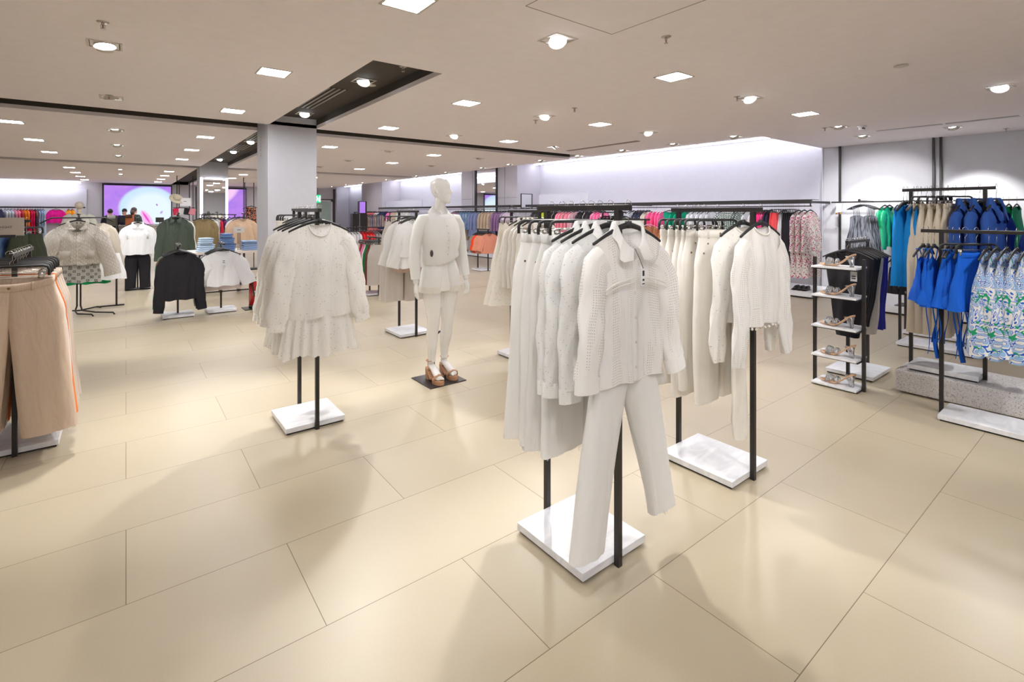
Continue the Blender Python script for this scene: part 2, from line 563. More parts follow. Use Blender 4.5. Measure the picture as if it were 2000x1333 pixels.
def sleeve(mb, side, W, length, spread=.06, r0=.085, r1=.05, seed=0, flare=0.0, n=18, m=16, fwd=.02, gather=0.0, flat=.55, wrinkle=.006, mi=0, z0=None):
    rnd = random.Random(seed * 7 + side + 3)
    ph = [rnd.uniform(0, 6.28) for _ in range(4)]
    z0 = (sh_z(W) - .035) if z0 is None else z0
    P = [Vector((side * (W - .05), 0, z0 + .035 - r0 * .82)), Vector((side * (W - .012), 0, z0 + .02 - r0 * .95)), Vector((side * (W + .008), -fwd * .4, z0 - .10))]
    k = 10
    for i in range(1, k + 1):
        t = i / k
        P.append(Vector((side * (W + .010 + (spread - .01) * t + .006 * math.sin(t * 5 + ph[0])), -fwd * (.4 + .6 * t) + .005 * math.sin(t * 7 + ph[1]), lerp(z0 - .10, z0 - length, t))))
    rings = []
    for i, p in enumerate(P):
        t = max(0, (i - 2) / (len(P) - 3))
        d = (P[min(i + 1, len(P) - 1)] - P[max(i - 1, 0)]).normalized()
        b = Vector((0, 1, 0)); a = b.cross(d).normalized(); b = d.cross(a)
        r = lerp(r0, r1, t) + flare * sm(.6, 1, t)
        if gather and t > .88: r *= (1 - gather * sm(.88, .97, t))
        fl = lerp(flat, flat * 1.0, t)
        row = []
        for q in range(n):
            an = 2 * PI * q / n
            wr = wrinkle * (math.sin(an * 3 + t * 9 + ph[2]) + .7 * math.sin(an * 5 - t * 13 + ph[3])) * (1 if i > 1 else .3)
            row.append(p + a * math.cos(an) * (r + wr) + b * math.sin(an) * (r * fl + wr))
        rings.append(row)
    mb.loft(rings, True, False, mi)
    return P[-1], (P[-1] - P[-2]).normalized()


def collar(mb, neckw=.075, depth=.035, nf=.07, h=.035, fall=.045, point=.035, n=26, flat_front=True):
    rows = [[], [], [], []]
    zb = sh_z(neckw)
    for k in range(n + 1):
        th = math.radians(lerp(-168, 168, k / n))
        front = sm(0.2, -1, math.cos(th)) if False else max(0, -math.cos(th))
        x, y = neckw * math.sin(th), depth * math.cos(th)
        z = zb - (nf * .75) * front ** 1.4 + .004
        rows[0].append((x, y, z))
        rows[1].append((x * 1.02, y * 1.1, z + h * (1 - .55 * front)))
        rows[2].append((x * 1.18, y * 1.45, z + h * (1 - .55 * front) - .004))
        pf = math.exp(-((abs(th) - math.radians(148)) / .30) ** 2)
        rows[3].append((x * (1.5 - .35 * front) + sgn(x) * .052 * pf, y * 1.6 - .006 * front, z + h * .3 - fall * (.75 + .1 * front) - point * pf))
    mb.loft(rows, closed=False)
    return mb


def D(name, mb, mat, label=None, subs=None):
    return (name, mb.mesh(name, mat), label, subs or [])


def put(design, name, loc, rz, label, cat, group=None, tilt=0):
    if len(design) == 1 and not design[0][3]:
        o = obj(name, design[0][1], None, loc, (0, tilt, rz))
    else:
        o = empty(name, loc, rz); o.rotation_euler = (0, tilt, rz)
        for nm, me, lb, subs in design:
            c = obj(nm, me, o)
            if lb: c['label'] = lb
            for n2, m2, l2, _ in subs:
                g = obj(n2, m2, c)
                if l2: g['label'] = l2
    tagp(o, label, cat, group)
    return o


CACHE = {}


def hanger_design(kind, lod=0, color=None, ext=0.0):
    key = ('h', kind, lod, color, ext)
    if key in CACHE: return CACHE[key]
    n = 6 if lod else 10
    hook = MB()
    pts = [(.0, 0, -.075 - ext), (.0, 0, -.052), (.012, 0, -.036)]
    for i in range(7):
        a = math.radians(-50 + i * 40)
        pts.append((.018 * math.cos(a) * (1), 0, .001 + .018 * math.sin(a)))
    hook.tube(pts, .0016, 5)
    mb = MB()
    if kind == 'coat':
        k = 8 if lod else 20
        rows = []
        for i in range(k + 1):
            x = lerp(-.2, .2, i / k)
            z = sh_z(x) + .012
            hh = lerp(.019, .009, abs(x) / .2) if not color else .006
            t = .0055
            rows.append([(x, -t, z - hh), (x, -t * 1.1, z), (x, 0, z + hh * .35), (x, t * 1.1, z), (x, t, z - hh)])
        mb.loft(rows, closed=True, caps=True)
        if not lod and not color:
            mb.box((-.012, -.008, -.1), (.012, .008, -.07))
    elif kind == 'clip':
        mb.tube([(-.172, 0, -.135), (-.172, 0, -.1), (-.165, 0, -.082), (-.145, 0, -.074), (.145, 0, -.074), (.165, 0, -.082), (.172, 0, -.1), (.172, 0, -.135)], .0075, 6)
        for sx in (-1, 1):
            hook.box((sx * .135 - .012, -.009, -.15), (sx * .135 + .012, .009, -.108))
        hook.tube([(-.17, 0, -.112), (.17, 0, -.112)], .002, 5)
    if ext:
        mb.v = [(v[0], v[1], v[2] - ext) for v in mb.v]
        hook.v = [(v[0], v[1], v[2] - ext) if v[2] < -.1 - ext * .2 and v[2] != -.075 - ext else v for v in hook.v] if kind == 'clip' else hook.v
    mat = M_HANG if not color else M_WHITE
    d = [('hanger_body', mb.mesh('hanger_body', mat), None, []), ('hook', hook.mesh('hook', M_CHROME, True), 'chrome wire hook', [])]
    if lod:
        allb = MB(); allb.v = mb.v + []; allb.f = list(mb.f); allb.uv = list(mb.uv); allb.mi = list(mb.mi)
        allb.add(hook.v, hook.f, hook.uv, 1)
        d = [('clothes_hanger', allb.mesh('clothes_hanger', [mat, M_CHROME]), None, [])]
    CACHE[key] = d
    return d


def top_design(mat, hem=-.62, W=.2, hemw=.25, dep=.05, sl='long', sl_len=.52, spread=.05, r0=.068, r1=.05, flare=0, gather=0, col=None, placket=False, amp=.011, freq=34,
               neckw=.075, nf=.07, lod=0, seed=0, trim=None, buttons=0, cuff=False, tiers=None, tag=None, waist=None, tie=0, pocket=False, twist=0, fwd=.02, hemwave=.006, flat=.42, wr=.006, band=None):
    """a shirt, blouse, jacket or dress on a coat hanger"""
    nu, nv = (64, 30) if lod == 0 else ((32, 14) if lod == 1 else (20, 8))
    wv = waist if waist else None

    def hw(s):
        base = lerp(W, hemw, s ** 1.1)
        if wv: base -= wv[0] * math.exp(-((s - wv[1]) / .13) ** 2)
        return base

    def hd(s): return .006 + dep * sm(0, .35, s) * (.75 + .25 * s)
    b = MB()
    body(b, W, hw, hd, hem, neckw, nf, .015, nu, nv, amp, freq, seed, damp0=placket, twist=twist, hemwave=hemwave)
    if tiers:                                   # a gathered flounce sewn round the hem
        za, lo, fw = tiers
        f = MB()
        n = nu * 2
        rings = []
        for j in range(9):
            s = j / 8
            row = []
            for k in range(n):
                a = 2 * PI * k / n
                ww = lerp(hemw * .99, hemw + fw, s ** .8)
                dd = lerp(dep * 1.0, dep * 1.35, s)
                wv_ = (.004 + .013 * s) * math.sin(a * 17 + math.sin(a * 3 + seed) * 2 + seed)
                row.append(((ww + wv_) * math.cos(a), (dd + wv_ * 1.6) * math.sin(a), lerp(za, lo, s) + .012 * s * math.sin(a * 5 + seed)))
            rings.append(row)
        f.loft(rings)
    parts = []
    subs = []
    sl_parts = []
    if sl != 'none':
        for sd in (-1, 1):
            sb = MB() if lod == 0 else b
            n_, m_ = (22, 16) if lod == 0 else (12, 8)
            if sl == 'short': P, dr = sleeve(sb, sd, W, sl_len, spread, r0, r1, seed, 0, n_, m_, fwd, 0, flat, wr)
            else: P, dr = sleeve(sb, sd, W, sl_len, spread, r0, r1, seed, flare, n_, m_, fwd, gather, flat, wr)
            if cuff:
                cb = MB() if lod == 0 else b
                rc = (r1 + flare) * (1 - gather) * 1.08
                a = Vector((0, 1, 0)).cross(dr).normalized()
                rr = []
                for q in range(4):
                    pp = P + dr * (-.008 + cuff * q / 3)
                    rr.append([pp + a * math.cos(2 * PI * k / 16) * rc + Vector((0, 1, 0)) * math.sin(2 * PI * k / 16) * rc * flat for k in range(16)])
                cb.loft(rr)
            if lod == 0:
                sl_parts.append(D('sleeve', sb, mat, None, [D('cuff', cb, trim or mat)] if cuff else []))
    if lod == 0:
        parts.append(D('garment_body', b, mat, None, subs))
        parts += sl_parts
    if tiers:
        if lod == 0: parts.append(D('flounce', f, trim or mat))
        else: b.add(f.v, f.f, f.uv)
    if col:
        c = MB() if lod == 0 else b
        collar(c, neckw, .032, nf, *col)
        if lod == 0: parts.append(D('collar', c, trim or mat))
    elif lod == 0 and neckw > .05:
        c = MB()
        pts = []
        for k in range(33):
            x = neckw * math.cos(2 * PI * k / 32); sy = math.sin(2 * PI * k / 32)
            q = abs(sy)
            pts.append((x, (.026 * q + .004) * sgn(sy), sh_z(neckw) - (nf if sy < 0 else .015) * q + .002))
        c.tube(pts, .0055, 6, False)
        parts.append(D('neckband', c, band or trim or mat))
    if placket and lod == 0:
        p = MB()
        z0 = sh_z(neckw) - nf
        zz = [lerp(z0 + .01, hem + .003, i / 14) for i in range(15)]
        rows = []
        for z in zz:
            s = min(1, max(0, (z - (sh_z(0) - nf)) / (hem - (sh_z(0) - nf))))
            yy = -hd(s) - .0045
            rows.append([(-.016, yy + .004, z), (-.015, yy - .001, z), (.015, yy - .001, z), (.016, yy + .004, z)])
        p.loft(rows, closed=False)
        bt = []
        for i in range(buttons):
            z = lerp(z0 - .03, hem + .06, i / max(1, buttons - 1))
            s = (z - (sh_z(0) - nf)) / (hem - (sh_z(0) - nf))
            q = MB(); q.sphere((0, -hd(s) - .008, z), (.0055, .0022, .0055), 10, 5)
            bt.append(D('button', q, plain('pearl_button', (225, 215, 205), .3)))
        parts.append(D('placket', p, trim or mat, None, bt))
    if pocket and lod == 0:
        for sd in pocket:
            p = MB()
            x0 = sd[0]; z0 = sd[1]
            s = (z0 - (sh_z(0) - nf)) / (hem - (sh_z(0) - nf))
            yy = -hd(s) - amp * .9
            p.box((x0 - .055, yy, z0 - .12), (x0 + .055, yy + .004, z0))
            parts.append(D('pocket', p, cloth((222, 215, 204)) if mat.name.startswith('quilt') else mat))
    if tag and lod == 0:
        p = MB()
        x, z = tag
        s = (z - (sh_z(0) - nf)) / (hem - (sh_z(0) - nf))
        yy = -hd(max(0, s)) - .02
        p.sphere((x, yy, z), (.011, .006, .022), 10, 6)
        parts.append(D('security_tag', p, M_SEC, 'dark oval anti-theft tag'))
    if lod: return [('garment', b.mesh('garment', mat), None, [])]
    return parts


def trouser_design(mat, waist_z=-.135, length=.94, wh=.19, hipw=.215, hem_c=.12, hem_r=.11, dep=.035, lod=0, seed=0, rivets=True, crotch=.27, splay=(0, 0), raw=True, twist=0.0, hems=None, rise_curve=0.0):
    nu, nv = (28, 34) if lod == 0 else (12, 12)
    rnd = random.Random(seed)
    b = MB()
    zc = waist_z - crotch
    zh0 = waist_z - length
    for sd in (-1, 1):
        ph = [rnd.uniform(0, 6.28) for _ in range(4)]
        rings = []
        zh = zh0 + (hems[0 if sd < 0 else 1] if hems else 0)
        hc = hem_c + (splay[0] if sd < 0 else splay[1])
        for j in range(nv + 1):
            s = j / nv
            z = lerp(waist_z, zh, s)
            if z > zc:
                t = (waist_z - z) / crotch
                xo = lerp(wh, hipw, sm(0, .8, t)); xi = -.012
            else:
                t = (zc - z) / (zc - zh)
                c = lerp(hipw / 2, hc, t); r = lerp(hipw / 2 + .004, hem_r, min(1, t * 1.25) if t < .8 else 1)
                xo, xi = c + r, c - r
            row = []
            c, r = (xo + xi) / 2, (xo - xi) / 2
            dd = lerp(.012, dep, sm(0, .25, s)) * (1 + .25 * s)
            for k in range(nu):
                a = 2 * PI * k / nu
                cr = math.cos(a); sy = math.sin(a)
                wr = .005 * sm(.1, .5, s) * (math.sin(a * 2 + s * 6 + ph[0]) + .6 * math.sin(cr * 9 + ph[1] + s * 3))
                x = sd * (c + cr * (r + wr * .6))
                y = sgn(sy) * abs(sy) ** .7 * dd + wr
                zz = z + (.01 * cr * sd * s if sd else 0) - (rise_curve * (1 - (x / wh) ** 2) * max(0, 1 - s * 6) if sy < 0 else 0)
                ct, st = math.cos(twist * s), math.sin(twist * s)
                row.append((x * ct - y * st, x * st + y * ct, zz))
            rings.append(row)
        b.loft(rings)
    if lod: return [('garment', b.mesh('garment', mat), None, [])]
    parts = [D('legs', b, mat)]
    wb = MB()
    rows = []
    for z, e in ((waist_z + .003, .0), (waist_z + .002, .003), (waist_z - .04, .004), (waist_z - .042, 0)):
        row = []
        for k in range(40):
            a = 2 * PI * k / 40
            row.append(((wh + e) * math.cos(a), (.0135 + e + .004 * (waist_z - z) / .04) * sgn(math.sin(a)) * abs(math.sin(a)) ** .6, z - (rise_curve * (1 - math.cos(a) ** 2) if math.sin(a) < 0 else 0)))
        rows.append(row)
    wb.loft(rows)
    loops = []
    for x in (-.1, .1):
        q = MB(); q.box((x - .005, -.022, waist_z - .048 - rise_curve * .7), (x + .005, -.017, waist_z + .004 - rise_curve * .7))
        loops.append(D('belt_loop', q, mat))
    q = MB(); q.sphere((0, -.021, waist_z - .02 - rise_curve), (.008, .003, .008), 10, 5)
    loops.append(D('button', q, plain('brass_button', (150, 120, 85), .35, .9)))
    parts.append(D('waistband', wb, mat, None, loops))
    if rivets:
        for x, dz in ((-.115, .075), (-.15, .13), (.115, .075), (.15, .13)):
            q = MB(); q.sphere((x, -dep * .9, waist_z - dz), (.0055, .003, .0055), 8, 5)
            parts.append(D('rivet', q, plain('copper_rivet', (120, 85, 60), .4, .8)))
    if raw:
        for sd in (-1, 1):
            hc = hem_c + (splay[0] if sd < 0 else splay[1])
            zh = zh0 + (hems[0 if sd < 0 else 1] if hems else 0)
            q = MB()
            for k in range(26):
                a = rnd.uniform(0, 6.28)
                x = sd * (hc + math.cos(a) * hem_r * .98); y = math.sin(a) * dep * 1.2
                ct, st = math.cos(twist), math.sin(twist)
                x, y = x * ct - y * st, x * st + y * ct
                l = rnd.uniform(.004, .02)
                q.tube([(x, y, zh + .01), (x + rnd.uniform(-.004, .004), y, zh - l * .5), (x + rnd.uniform(-.006, .006), y, zh - l)], .0006, 3, False)
            parts.append(D('frayed_hem', q, mat, 'loose white threads'))
    return parts


def skirt_design(mat, top_z=-.135, bot=-.6, w0=.17, w1=.26, dep=.05, lod=0, seed=0, amp=.016, freq=32, trim=None, flounce=None, hemwave=.008):
    nu, nv = (56, 22) if lod == 0 else (28, 9)
    b = MB()
    body(b, w0, lambda s: lerp(w0, w1, s), lambda s: .01 + dep * s, bot, nu=nu, nv=nv, amp=amp, freq=freq, seed=seed, top=lambda x, sy: top_z, hemwave=hemwave)
    if flounce:
        rings = []
        n = nu
        for j in range(7):
            s = j / 6
            rings.append([((w1 + flounce[1] * s + .012 * s * math.sin(k * 2 * PI / n * 13)) * math.cos(2 * PI * k / n), (dep + .012 + .02 * s * (1 + math.sin(k * 2 * PI / n * 15 + 1))) * math.sin(2 * PI * k / n), lerp(bot + .01, flounce[0], s)) for k in range(n)])
        f = MB() if lod == 0 else b
        f.loft(rings)
    if lod: return [('garment', b.mesh('garment', mat), None, [])]
    parts = [D('garment_body', b, mat)]
    wb = MB()
    wb.loft([[((w0 + e) * math.cos(2 * PI * k / 36), (.016 + e) * math.sin(2 * PI * k / 36), z) for k in range(36)] for z, e in ((top_z + .004, 0), (top_z + .003, .003), (top_z - .03, .004), (top_z - .032, 0))])
    parts.append(D('waistband', wb, trim or mat))
    if flounce: parts.append(D('flounce', f, trim or mat))
    return parts


def cami_design(mat, hem=-.5, w0=.13, w1=.2, drop=.2, dep=.04, lod=0, seed=0, amp=.012, straps=True, vneck=.05, ties=None, freq=34):
    """a strappy top or slip dress hung by its thin straps"""
    nu, nv = (44, 20) if lod == 0 else (24, 9)
    b = MB()
    zt = -.1 - drop

    def top(x, sy):
        return zt + (vneck * (abs(abs(x) - w0 * .62) < .5) * (1 - abs(abs(x) - w0 * .6) / (w0 * .6))) if sy < 0 else zt
    body(b, w0, lambda s: lerp(w0, w1, sm(0, 1, s)), lambda s: .012 + dep * s, hem, nu=nu, nv=nv, amp=amp, freq=freq, seed=seed, top=top)
    st = []
    if straps:
        for sd in (-1, 1):
            s = MB() if lod == 0 else b
            s.tube([(sd * w0 * .6, -.012, zt + vneck - .004), (sd * .11, -.008, sh_z(.11) + .02), (sd * .115, .008, sh_z(.11) + .02), (sd * w0 * .62, .012, zt)], .0035, 6, False)
            if lod == 0: st.append(D('strap', s, mat))
    if ties:
        rnd = random.Random(seed)
        for i, (x, z0, z1, tw) in enumerate(ties):
            s = MB()
            rows = []
            for j in range(14):
                t = j / 13
                xx = x + .012 * math.sin(t * 4 + i) ; yy = -dep - .01 + .012 * math.sin(t * 6 + i * 2); an = .5 * math.sin(t * 3 + i)
                hx, hy = tw / 2 * math.cos(an), tw / 2 * math.sin(an)
                z = lerp(z0, z1, t)
                rows.append([(xx - hx, yy - hy, z), (xx - hx * .5, yy - hy * .5 - .002, z), (xx + hx, yy + hy, z), (xx + hx * .5, yy + hy * .5 + .002, z)])
            s.loft(rows)
            if lod == 0: st.append(D('tie', s, mat, 'long hanging tie ribbon'))
            else: b.add(s.v, s.f, s.uv)
    if lod: return [('garment', b.mesh('garment', mat), None, [])]
    return [D('garment_body', b, mat)] + st


ORD = ['first', 'second', 'third', 'fourth', 'fifth', 'sixth', 'seventh', 'eighth', 'ninth', 'tenth', 'eleventh', 'twelfth', 'thirteenth', 'fourteenth', 'fifteenth', 'sixteenth',
       'seventeenth', 'eighteenth', 'nineteenth', 'twentieth', 'twenty-first', 'twenty-second', 'twenty-third', 'twenty-fourth', 'twenty-fifth', 'twenty-sixth', 'twenty-seventh', 'twenty-eighth', 'twenty-ninth', 'thirtieth']


def fill_rail(rail, items, on, end, lod=1, seed=0):
    """rail: function t -> (x, y, z, rz). items: list of dicts(t, d=design, name, cat, desc, h=hanger kind, yaw). Labels single each item out
    by its look, else by its order counted from the named END of the rail; ON names the rail."""
    rnd = random.Random(seed)
    count = {}
    for it in items: count[it['desc']] = count.get(it['desc'], 0) + 1
    k = {}
    for i, it in enumerate(items):
        x, y, z, rz = rail(it['t'])
        rz += it.get('yaw', 0) if 'yaw' in it else rnd.uniform(-.05, .05)
        ds = it['desc']
        k[ds] = k.get(ds, 0) + 1
        if count[ds] > 1:
            o = ORD[k[ds] - 1]
            lab = '%s, %s from %s of %s' % (ds, o, end, on) if k[ds] > 1 else '%s nearest %s of %s' % (ds, end, on)
        else:
            lab = '%s on %s' % (ds, on)
        zz = z + it.get('dz', 0)
        put(it['d'], it['name'], (x, y, zz - it.get('ext', 0)), rz, lab, it['cat'], it.get('group', '%s on %s' % (it['cat'], on)), it.get('tilt', 0))
        if it.get('h', 'coat'):
            hk = it.get('h', 'coat')
            hd_ = hanger_design('coat' if hk == 'white' else hk, lod, 1 if hk == 'white' else None, it.get('ext', 0))
            col = 'white' if hk == 'white' else 'black'
            pre = {'clip': 'clip hanger', 'coat': 'hanger', 'white': 'hanger'}[hk]
            hl = '%s %s of %s' % (col, pre, lab)
            if len(hl.split()) > 16: hl = 'hanger of ' + lab
            put(hd_, 'clothes_hanger', (x, y, zz), rz, hl, 'hanger', 'hangers on %s' % on)


def rack_y(name, X, y0, y1, z, label, base=None, base_z=0.0, half=.2, rail_over=.04, single=False, mat=None, th=.045):
    """two-post rack: marble slab, square posts outside the middle of two edges, top rail along Y"""
    r = empty(name, (X, (y0 + y1) / 2, base_z))
    my = (y0 + y1) / 2
    L = (y1 - y0) / 2
    boxes('base_slab', [((-half, -L, .012), (half, L, th))], M_MARB, r, bevel=.002)
    boxes('base_frame', [((-half + .012, -L + .012, 0), (half - .012, L - .012, .012))], M_BLACK, r)
    h = z - base_z
    if single:
        boxes('post', [((-.014, -.014, th), (.014, .014, h))], M_BLACK, r, bevel=.001)
    else:
        for s in (-1, 1):
            yy = s * (L + .0125)
            boxes('post', [((-.0125, yy - .0125, 0), (.0125, yy + .0125, h - .0125))], M_BLACK, r, bevel=.001)
    boxes('rail', [((-.0125, -L - .0125 - rail_over, h - .0125), (.0125, L + .0125 + rail_over, h + .0125))], M_BLACK, r, bevel=.002)
    tagp(r, label, 'clothes rack')
    return r


def rack_x(name, x0, x1, Y, z, label, half=.19, over=.04, single=False):
    r = rack_y(name, 0, -(x1 - x0) / 2, (x1 - x0) / 2, z, label, half=half, rail_over=over, single=single)
    r.location = ((x0 + x1) / 2, Y, 0)
    r.rotation_euler = (0, 0, PI / 2)
    return r
# ---------------------------------------------------------------- room shell
XL, XE, XW = -7.0, 7.9, 10.3       # left wall, ceiling edge of the light cove, right wall
YB, YE, YN = -5.0, 26.0, 30.0
o = boxes('floor', [((XL - .2, YB - .2, -.1), (XW + 1.2, YN + .2, 0))], floor_mat()); o['kind'] = 'structure'
TR = [(1.54, 2.16, 3.77, 7.36), (XL, XE, 7.40, 8.04), (1.54, 2.16, 8.04, 15.25), (XL, XE, 15.25, 15.87), (1.54, 2.16, 15.87, YE)]
xs = sorted({XL, 1.54, 2.16, XE})
ys = sorted({YB, 3.77, 3.8, 7.36, 7.40, 8.04, 15.25, 15.87, YE, YN})
cm = MB()
for i in range(len(xs) - 1):
    for j in range(len(ys) - 1):
        cx, cy = (xs[i] + xs[i + 1]) / 2, (ys[j] + ys[j + 1]) / 2
        if any(a < cx < b and c < cy < d for a, b, c, d in TR): continue
        cm.box((xs[i], ys[j], HC), (xs[i + 1], ys[j + 1], HC + .045))
cm.box((XE, YB, HC), (XW + .1, 3.8, HC + .045))
cl = cm.build('ceiling', M_CEIL, smooth=False); cl['kind'] = 'structure'


def shaft(name, x0, x1, y0, y1, top, mat, zb=HC + .045):
    t = .02
    return struct(name, [((x0 - t, y0 - t, top), (x1 + t, y1 + t, top + t)), ((x0 - t, y0 - t, zb), (x0, y1 + t, top)), ((x1, y0 - t, zb), (x1 + t, y1 + t, top)),
                         ((x0, y0 - t, zb), (x1, y0, top)), ((x0, y1, zb), (x1, y1 + t, top))], mat)


HT = 2.83
for n, q in enumerate([(1.54, 2.16, 3.77, 7.40), (1.54, 2.16, 8.04, 15.25), (1.54, 2.16, 15.87, YE)]):
    o = MB()
    t = .02
    o.box((q[0] - t, q[2] - .02 * (n == 0), HT), (q[1] + t, q[3], HT + t)); o.box((q[0] - t, q[2], HC + .045), (q[0], q[3], HT)); o.box((q[1], q[2], HC + .045), (q[1] + t, q[3], HT))
    if n == 0: o.box((q[0], q[2] - t, HC + .045), (q[1], q[2], HT))
    if n == 2: o.box((q[0], q[3], HC + .045), (q[1], q[3] + t, HT))
    o.build('ceiling_recess', M_DARKC, smooth=False)['kind'] = 'structure'
for q in [(XL, XE, 7.40, 8.04), (XL, XE, 15.25, 15.87)]:
    o = MB(); t = .02
    o.box((q[0], q[2], HT), (q[1], q[3], HT + t))
    for y, s in ((q[2], -1), (q[3], 1)):
        for a, b in ((XL, 1.54), (2.16, XE)):
            o.box((a, y, HC + .045), (b, y + s * t, HT))
    o.build('ceiling_recess', M_DARKC, smooth=False)['kind'] = 'structure'
# outer closing roof over the light cove
struct('ceiling_cove', [((XE, 3.8, 3.05), (XW + .6, YN, 3.1)), ((XE - .02, 3.8, HC + .045), (XE, YN, 3.07)), ((XE, 3.78, HC + .045), (XW + .4, 3.8, 3.1))], M_CEIL)
for n, (y0, y1) in enumerate(((3.9, 12.2), (15.7, 22.7), (25.5, 29.8))):  # extra strips added to brighten the wall tops and the dark end bay
    s = boxes('cove_light', [((10.38, y0, 3.02), (10.44, y1, 3.04))], emit('added_top_strip', (240, 242, 255), COVE_L * 1.1))
    tagp(s, 'added cool light strip brightening the top of the %s recessed wall' % ('near', 'far', 'farthest')[n], 'light')
struct('wall_left', [((XL - .1, YB, 0), (XL, YE, 2.9))], M_WALL)
struct('wall_behind', [((XL, YB - .1, 0), (XW + .1, YB, 2.9))], M_WALL)
# right wall: near block, recessed bays, panelled projections
struct('wall_right', [((XW, YB, 0), (XW + .1, 3.8, HC)), ((XW - .02, 3.78, 0), (XW + .42, 3.8, HC))], M_WALL)
struct('wall_recess', [((XW + .4, 3.8, 0), (XW + .5, YN, 3.1))], M_WALL)
struct('wall_recess_pier', [((XW + .34, 3.8, 0), (XW + .4, 4.85, 3.05))], M_WALL)
pan = []
for y0, y1 in ((12.3, 15.6), (22.8, 25.4)):
    pan.append(((9.75, y0, 0), (XW + .4, y1, 3.05)))
struct('wall_projection', pan, M_WALLB)
gr = MB()
for y in (12.95, 13.6, 14.85): gr.box((9.744, y - .006, .1), (9.7505, y + .006, 3.0))
gr.box((9.744, 12.32, 1.97), (9.7505, 13.6, 1.98)); gr.box((9.744, 14.85, 1.97), (9.7505, 15.58, 1.98))
gr.build('trim_1', plain('shadow_gap', (120, 116, 118), .9), smooth=False)['kind'] = 'structure'
struct('wall_end', [((XL, YE, 0), (8.55, YE + .1, 2.9)), ((8.55, YE, 0), (8.65, YN, 3.05)), ((8.55, YN, 0), (XW + .5, YN + .1, 3.1))], M_WALLB)
# lit panel at the far end on the left
struct('trim_2', [((XL, YE - .06, 1.2), (-1.23, YE, 2.42)), ], M_WALL)
struct('trim_3', [((8.45, YE - .08, 0), (8.55, YE, HC)), ((7.35, YE - .03, 2.12), (8.5, YE, 2.18)), ((7.35, YE - .03, 0), (7.42, YE, 2.15))], plain('dark_frame', (60, 56, 58), .5))
# column pair
for n, y in enumerate((7.36, 15.2)):
    c = boxes('column', [((1.52, y, 0), (2.16, y + .69, HT))], M_WALL)
    c['kind'] = 'structure'
    c.name = 'wall_column' if n == 0 else 'wall_column.001'
# faint round floor joint between two laying zones
struct('trim_4', [((XL, 8.262, .0002), (XW, 8.268, .0012))], plain('grout', (150, 132, 108), .9))
# door in the end wall
dr = empty('door_1', (7.9, YE - .05, 0)); dr['kind'] = 'structure'
boxes('leaf', [((-.42, -.02, 0), (.42, .02, 2.05))], plain('sage_door', (165, 185, 176), .4), dr)
boxes('frame', [((-.5, -.03, 0), (-.42, .03, 2.13)), ((.42, -.03, 0), (.5, .03, 2.13)), ((-.5, -.03, 2.05), (.5, .03, 2.13))], plain('door_frame_grey', (205, 203, 205), .5), dr)
# cove lighting strips
for n, (y0, y1) in enumerate(((3.9, 12.2), (15.7, 22.7))):
    s = boxes('cove_light', [((8.05, y0, 2.90), (8.11, y1, 2.93))], emit('cove_tube', (236, 240, 255), COVE_L * 1.3))
    tagp(s, 'long cool light strip hidden above the ceiling edge, washing the %s recessed wall' % ('near' if n == 0 else 'far'), 'light')
s = boxes('wall_washer', [((XL + .2, YE - .45, 2.62), (-1.4, YE - .4, 2.66))], emit('wash_tube', (240, 242, 255), COVE_L * 1.6))
tagp(s, 'light strip washing the far end wall above the clothes rail', 'light')


# ---------------------------------------------------------------- ceiling fittings
def panel_design():
    if 'pan' in CACHE: return CACHE['pan']
    f = MB(); a, b_ = .125, .110
    for q in (((-a, -a), (a, -b_)), ((-a, b_), (a, a)), ((-a, -b_), (-b_, b_)), ((b_, -b_), (a, b_))):
        f.box((q[0][0], q[0][1], -.004), (q[1][0], q[1][1], .003))
    d = MB(); d.box((-b_, -b_, -.002), (b_, b_, .002))
    CACHE['pan'] = [('frame', f.mesh('frame', M_HOUS, False), None, []), ('diffuser', d.mesh('diffuser', M_LAMP, False), None, [])]
    return CACHE['pan']


rowname = {2.6: 'row nearest the viewer', 4.62: 'row beside the dark recess start', 6.67: 'row in front of the pillar', 9.25: 'row behind the pillar', 11.32: 'second row behind the pillar',
           13.45: 'third row behind the pillar', 17.75: 'row behind the mirror pillar', 19.85: 'second row behind the mirror pillar', 21.95: 'third row behind the mirror pillar', 24.05: 'last row before the screen'}
colname = {-1.2: 'outermost', 1.0: 'beside the recess', 2.95: 'past the recess', 5.1: 'near the cove side'}


def lamp(x, y, lab):
    put(panel_design(), 'ceiling_lamp', (x, y, HC - .001), 0, lab, 'ceiling light', 'square ceiling lamps')


for y in (4.62, 6.67, 9.25, 11.32, 13.45, 17.75, 19.85, 21.95, 24.05):
    for x in (-1.2, 1.0, 2.95, 5.1):
        if x == -1.2 and y < 9: continue
        lamp(x, y, 'glowing square ceiling lamp, %s, %s' % (colname[x], rowname[y]))
for x, l in ((1.27, 'cut off by the top of the photo'), (3.83, 'alone above the two front white racks'), (6.54, 'above the shoe tower')):
    lamp(x, 2.6, 'glowing square ceiling lamp %s' % l)
# lamps over the part of the shop behind and beside the viewer
for i, x in enumerate((-4.0, -1.2, 1.3, 3.9, 6.5)):
    for j, y in enumerate((-3.2, -.6)):
        if y > -1 and x > 5: continue
        lamp(x, y, 'square ceiling lamp behind the viewer, %s from the outer wall in the %s row' % (ORD[i], ('rear', 'front')[j]))
for i, y in enumerate((2.0, 4.6, 9.25, 13.45)): lamp(-3.6, y, 'square ceiling lamp by the outer wall beyond the photo edge, %s from the viewer' % ORD[i])


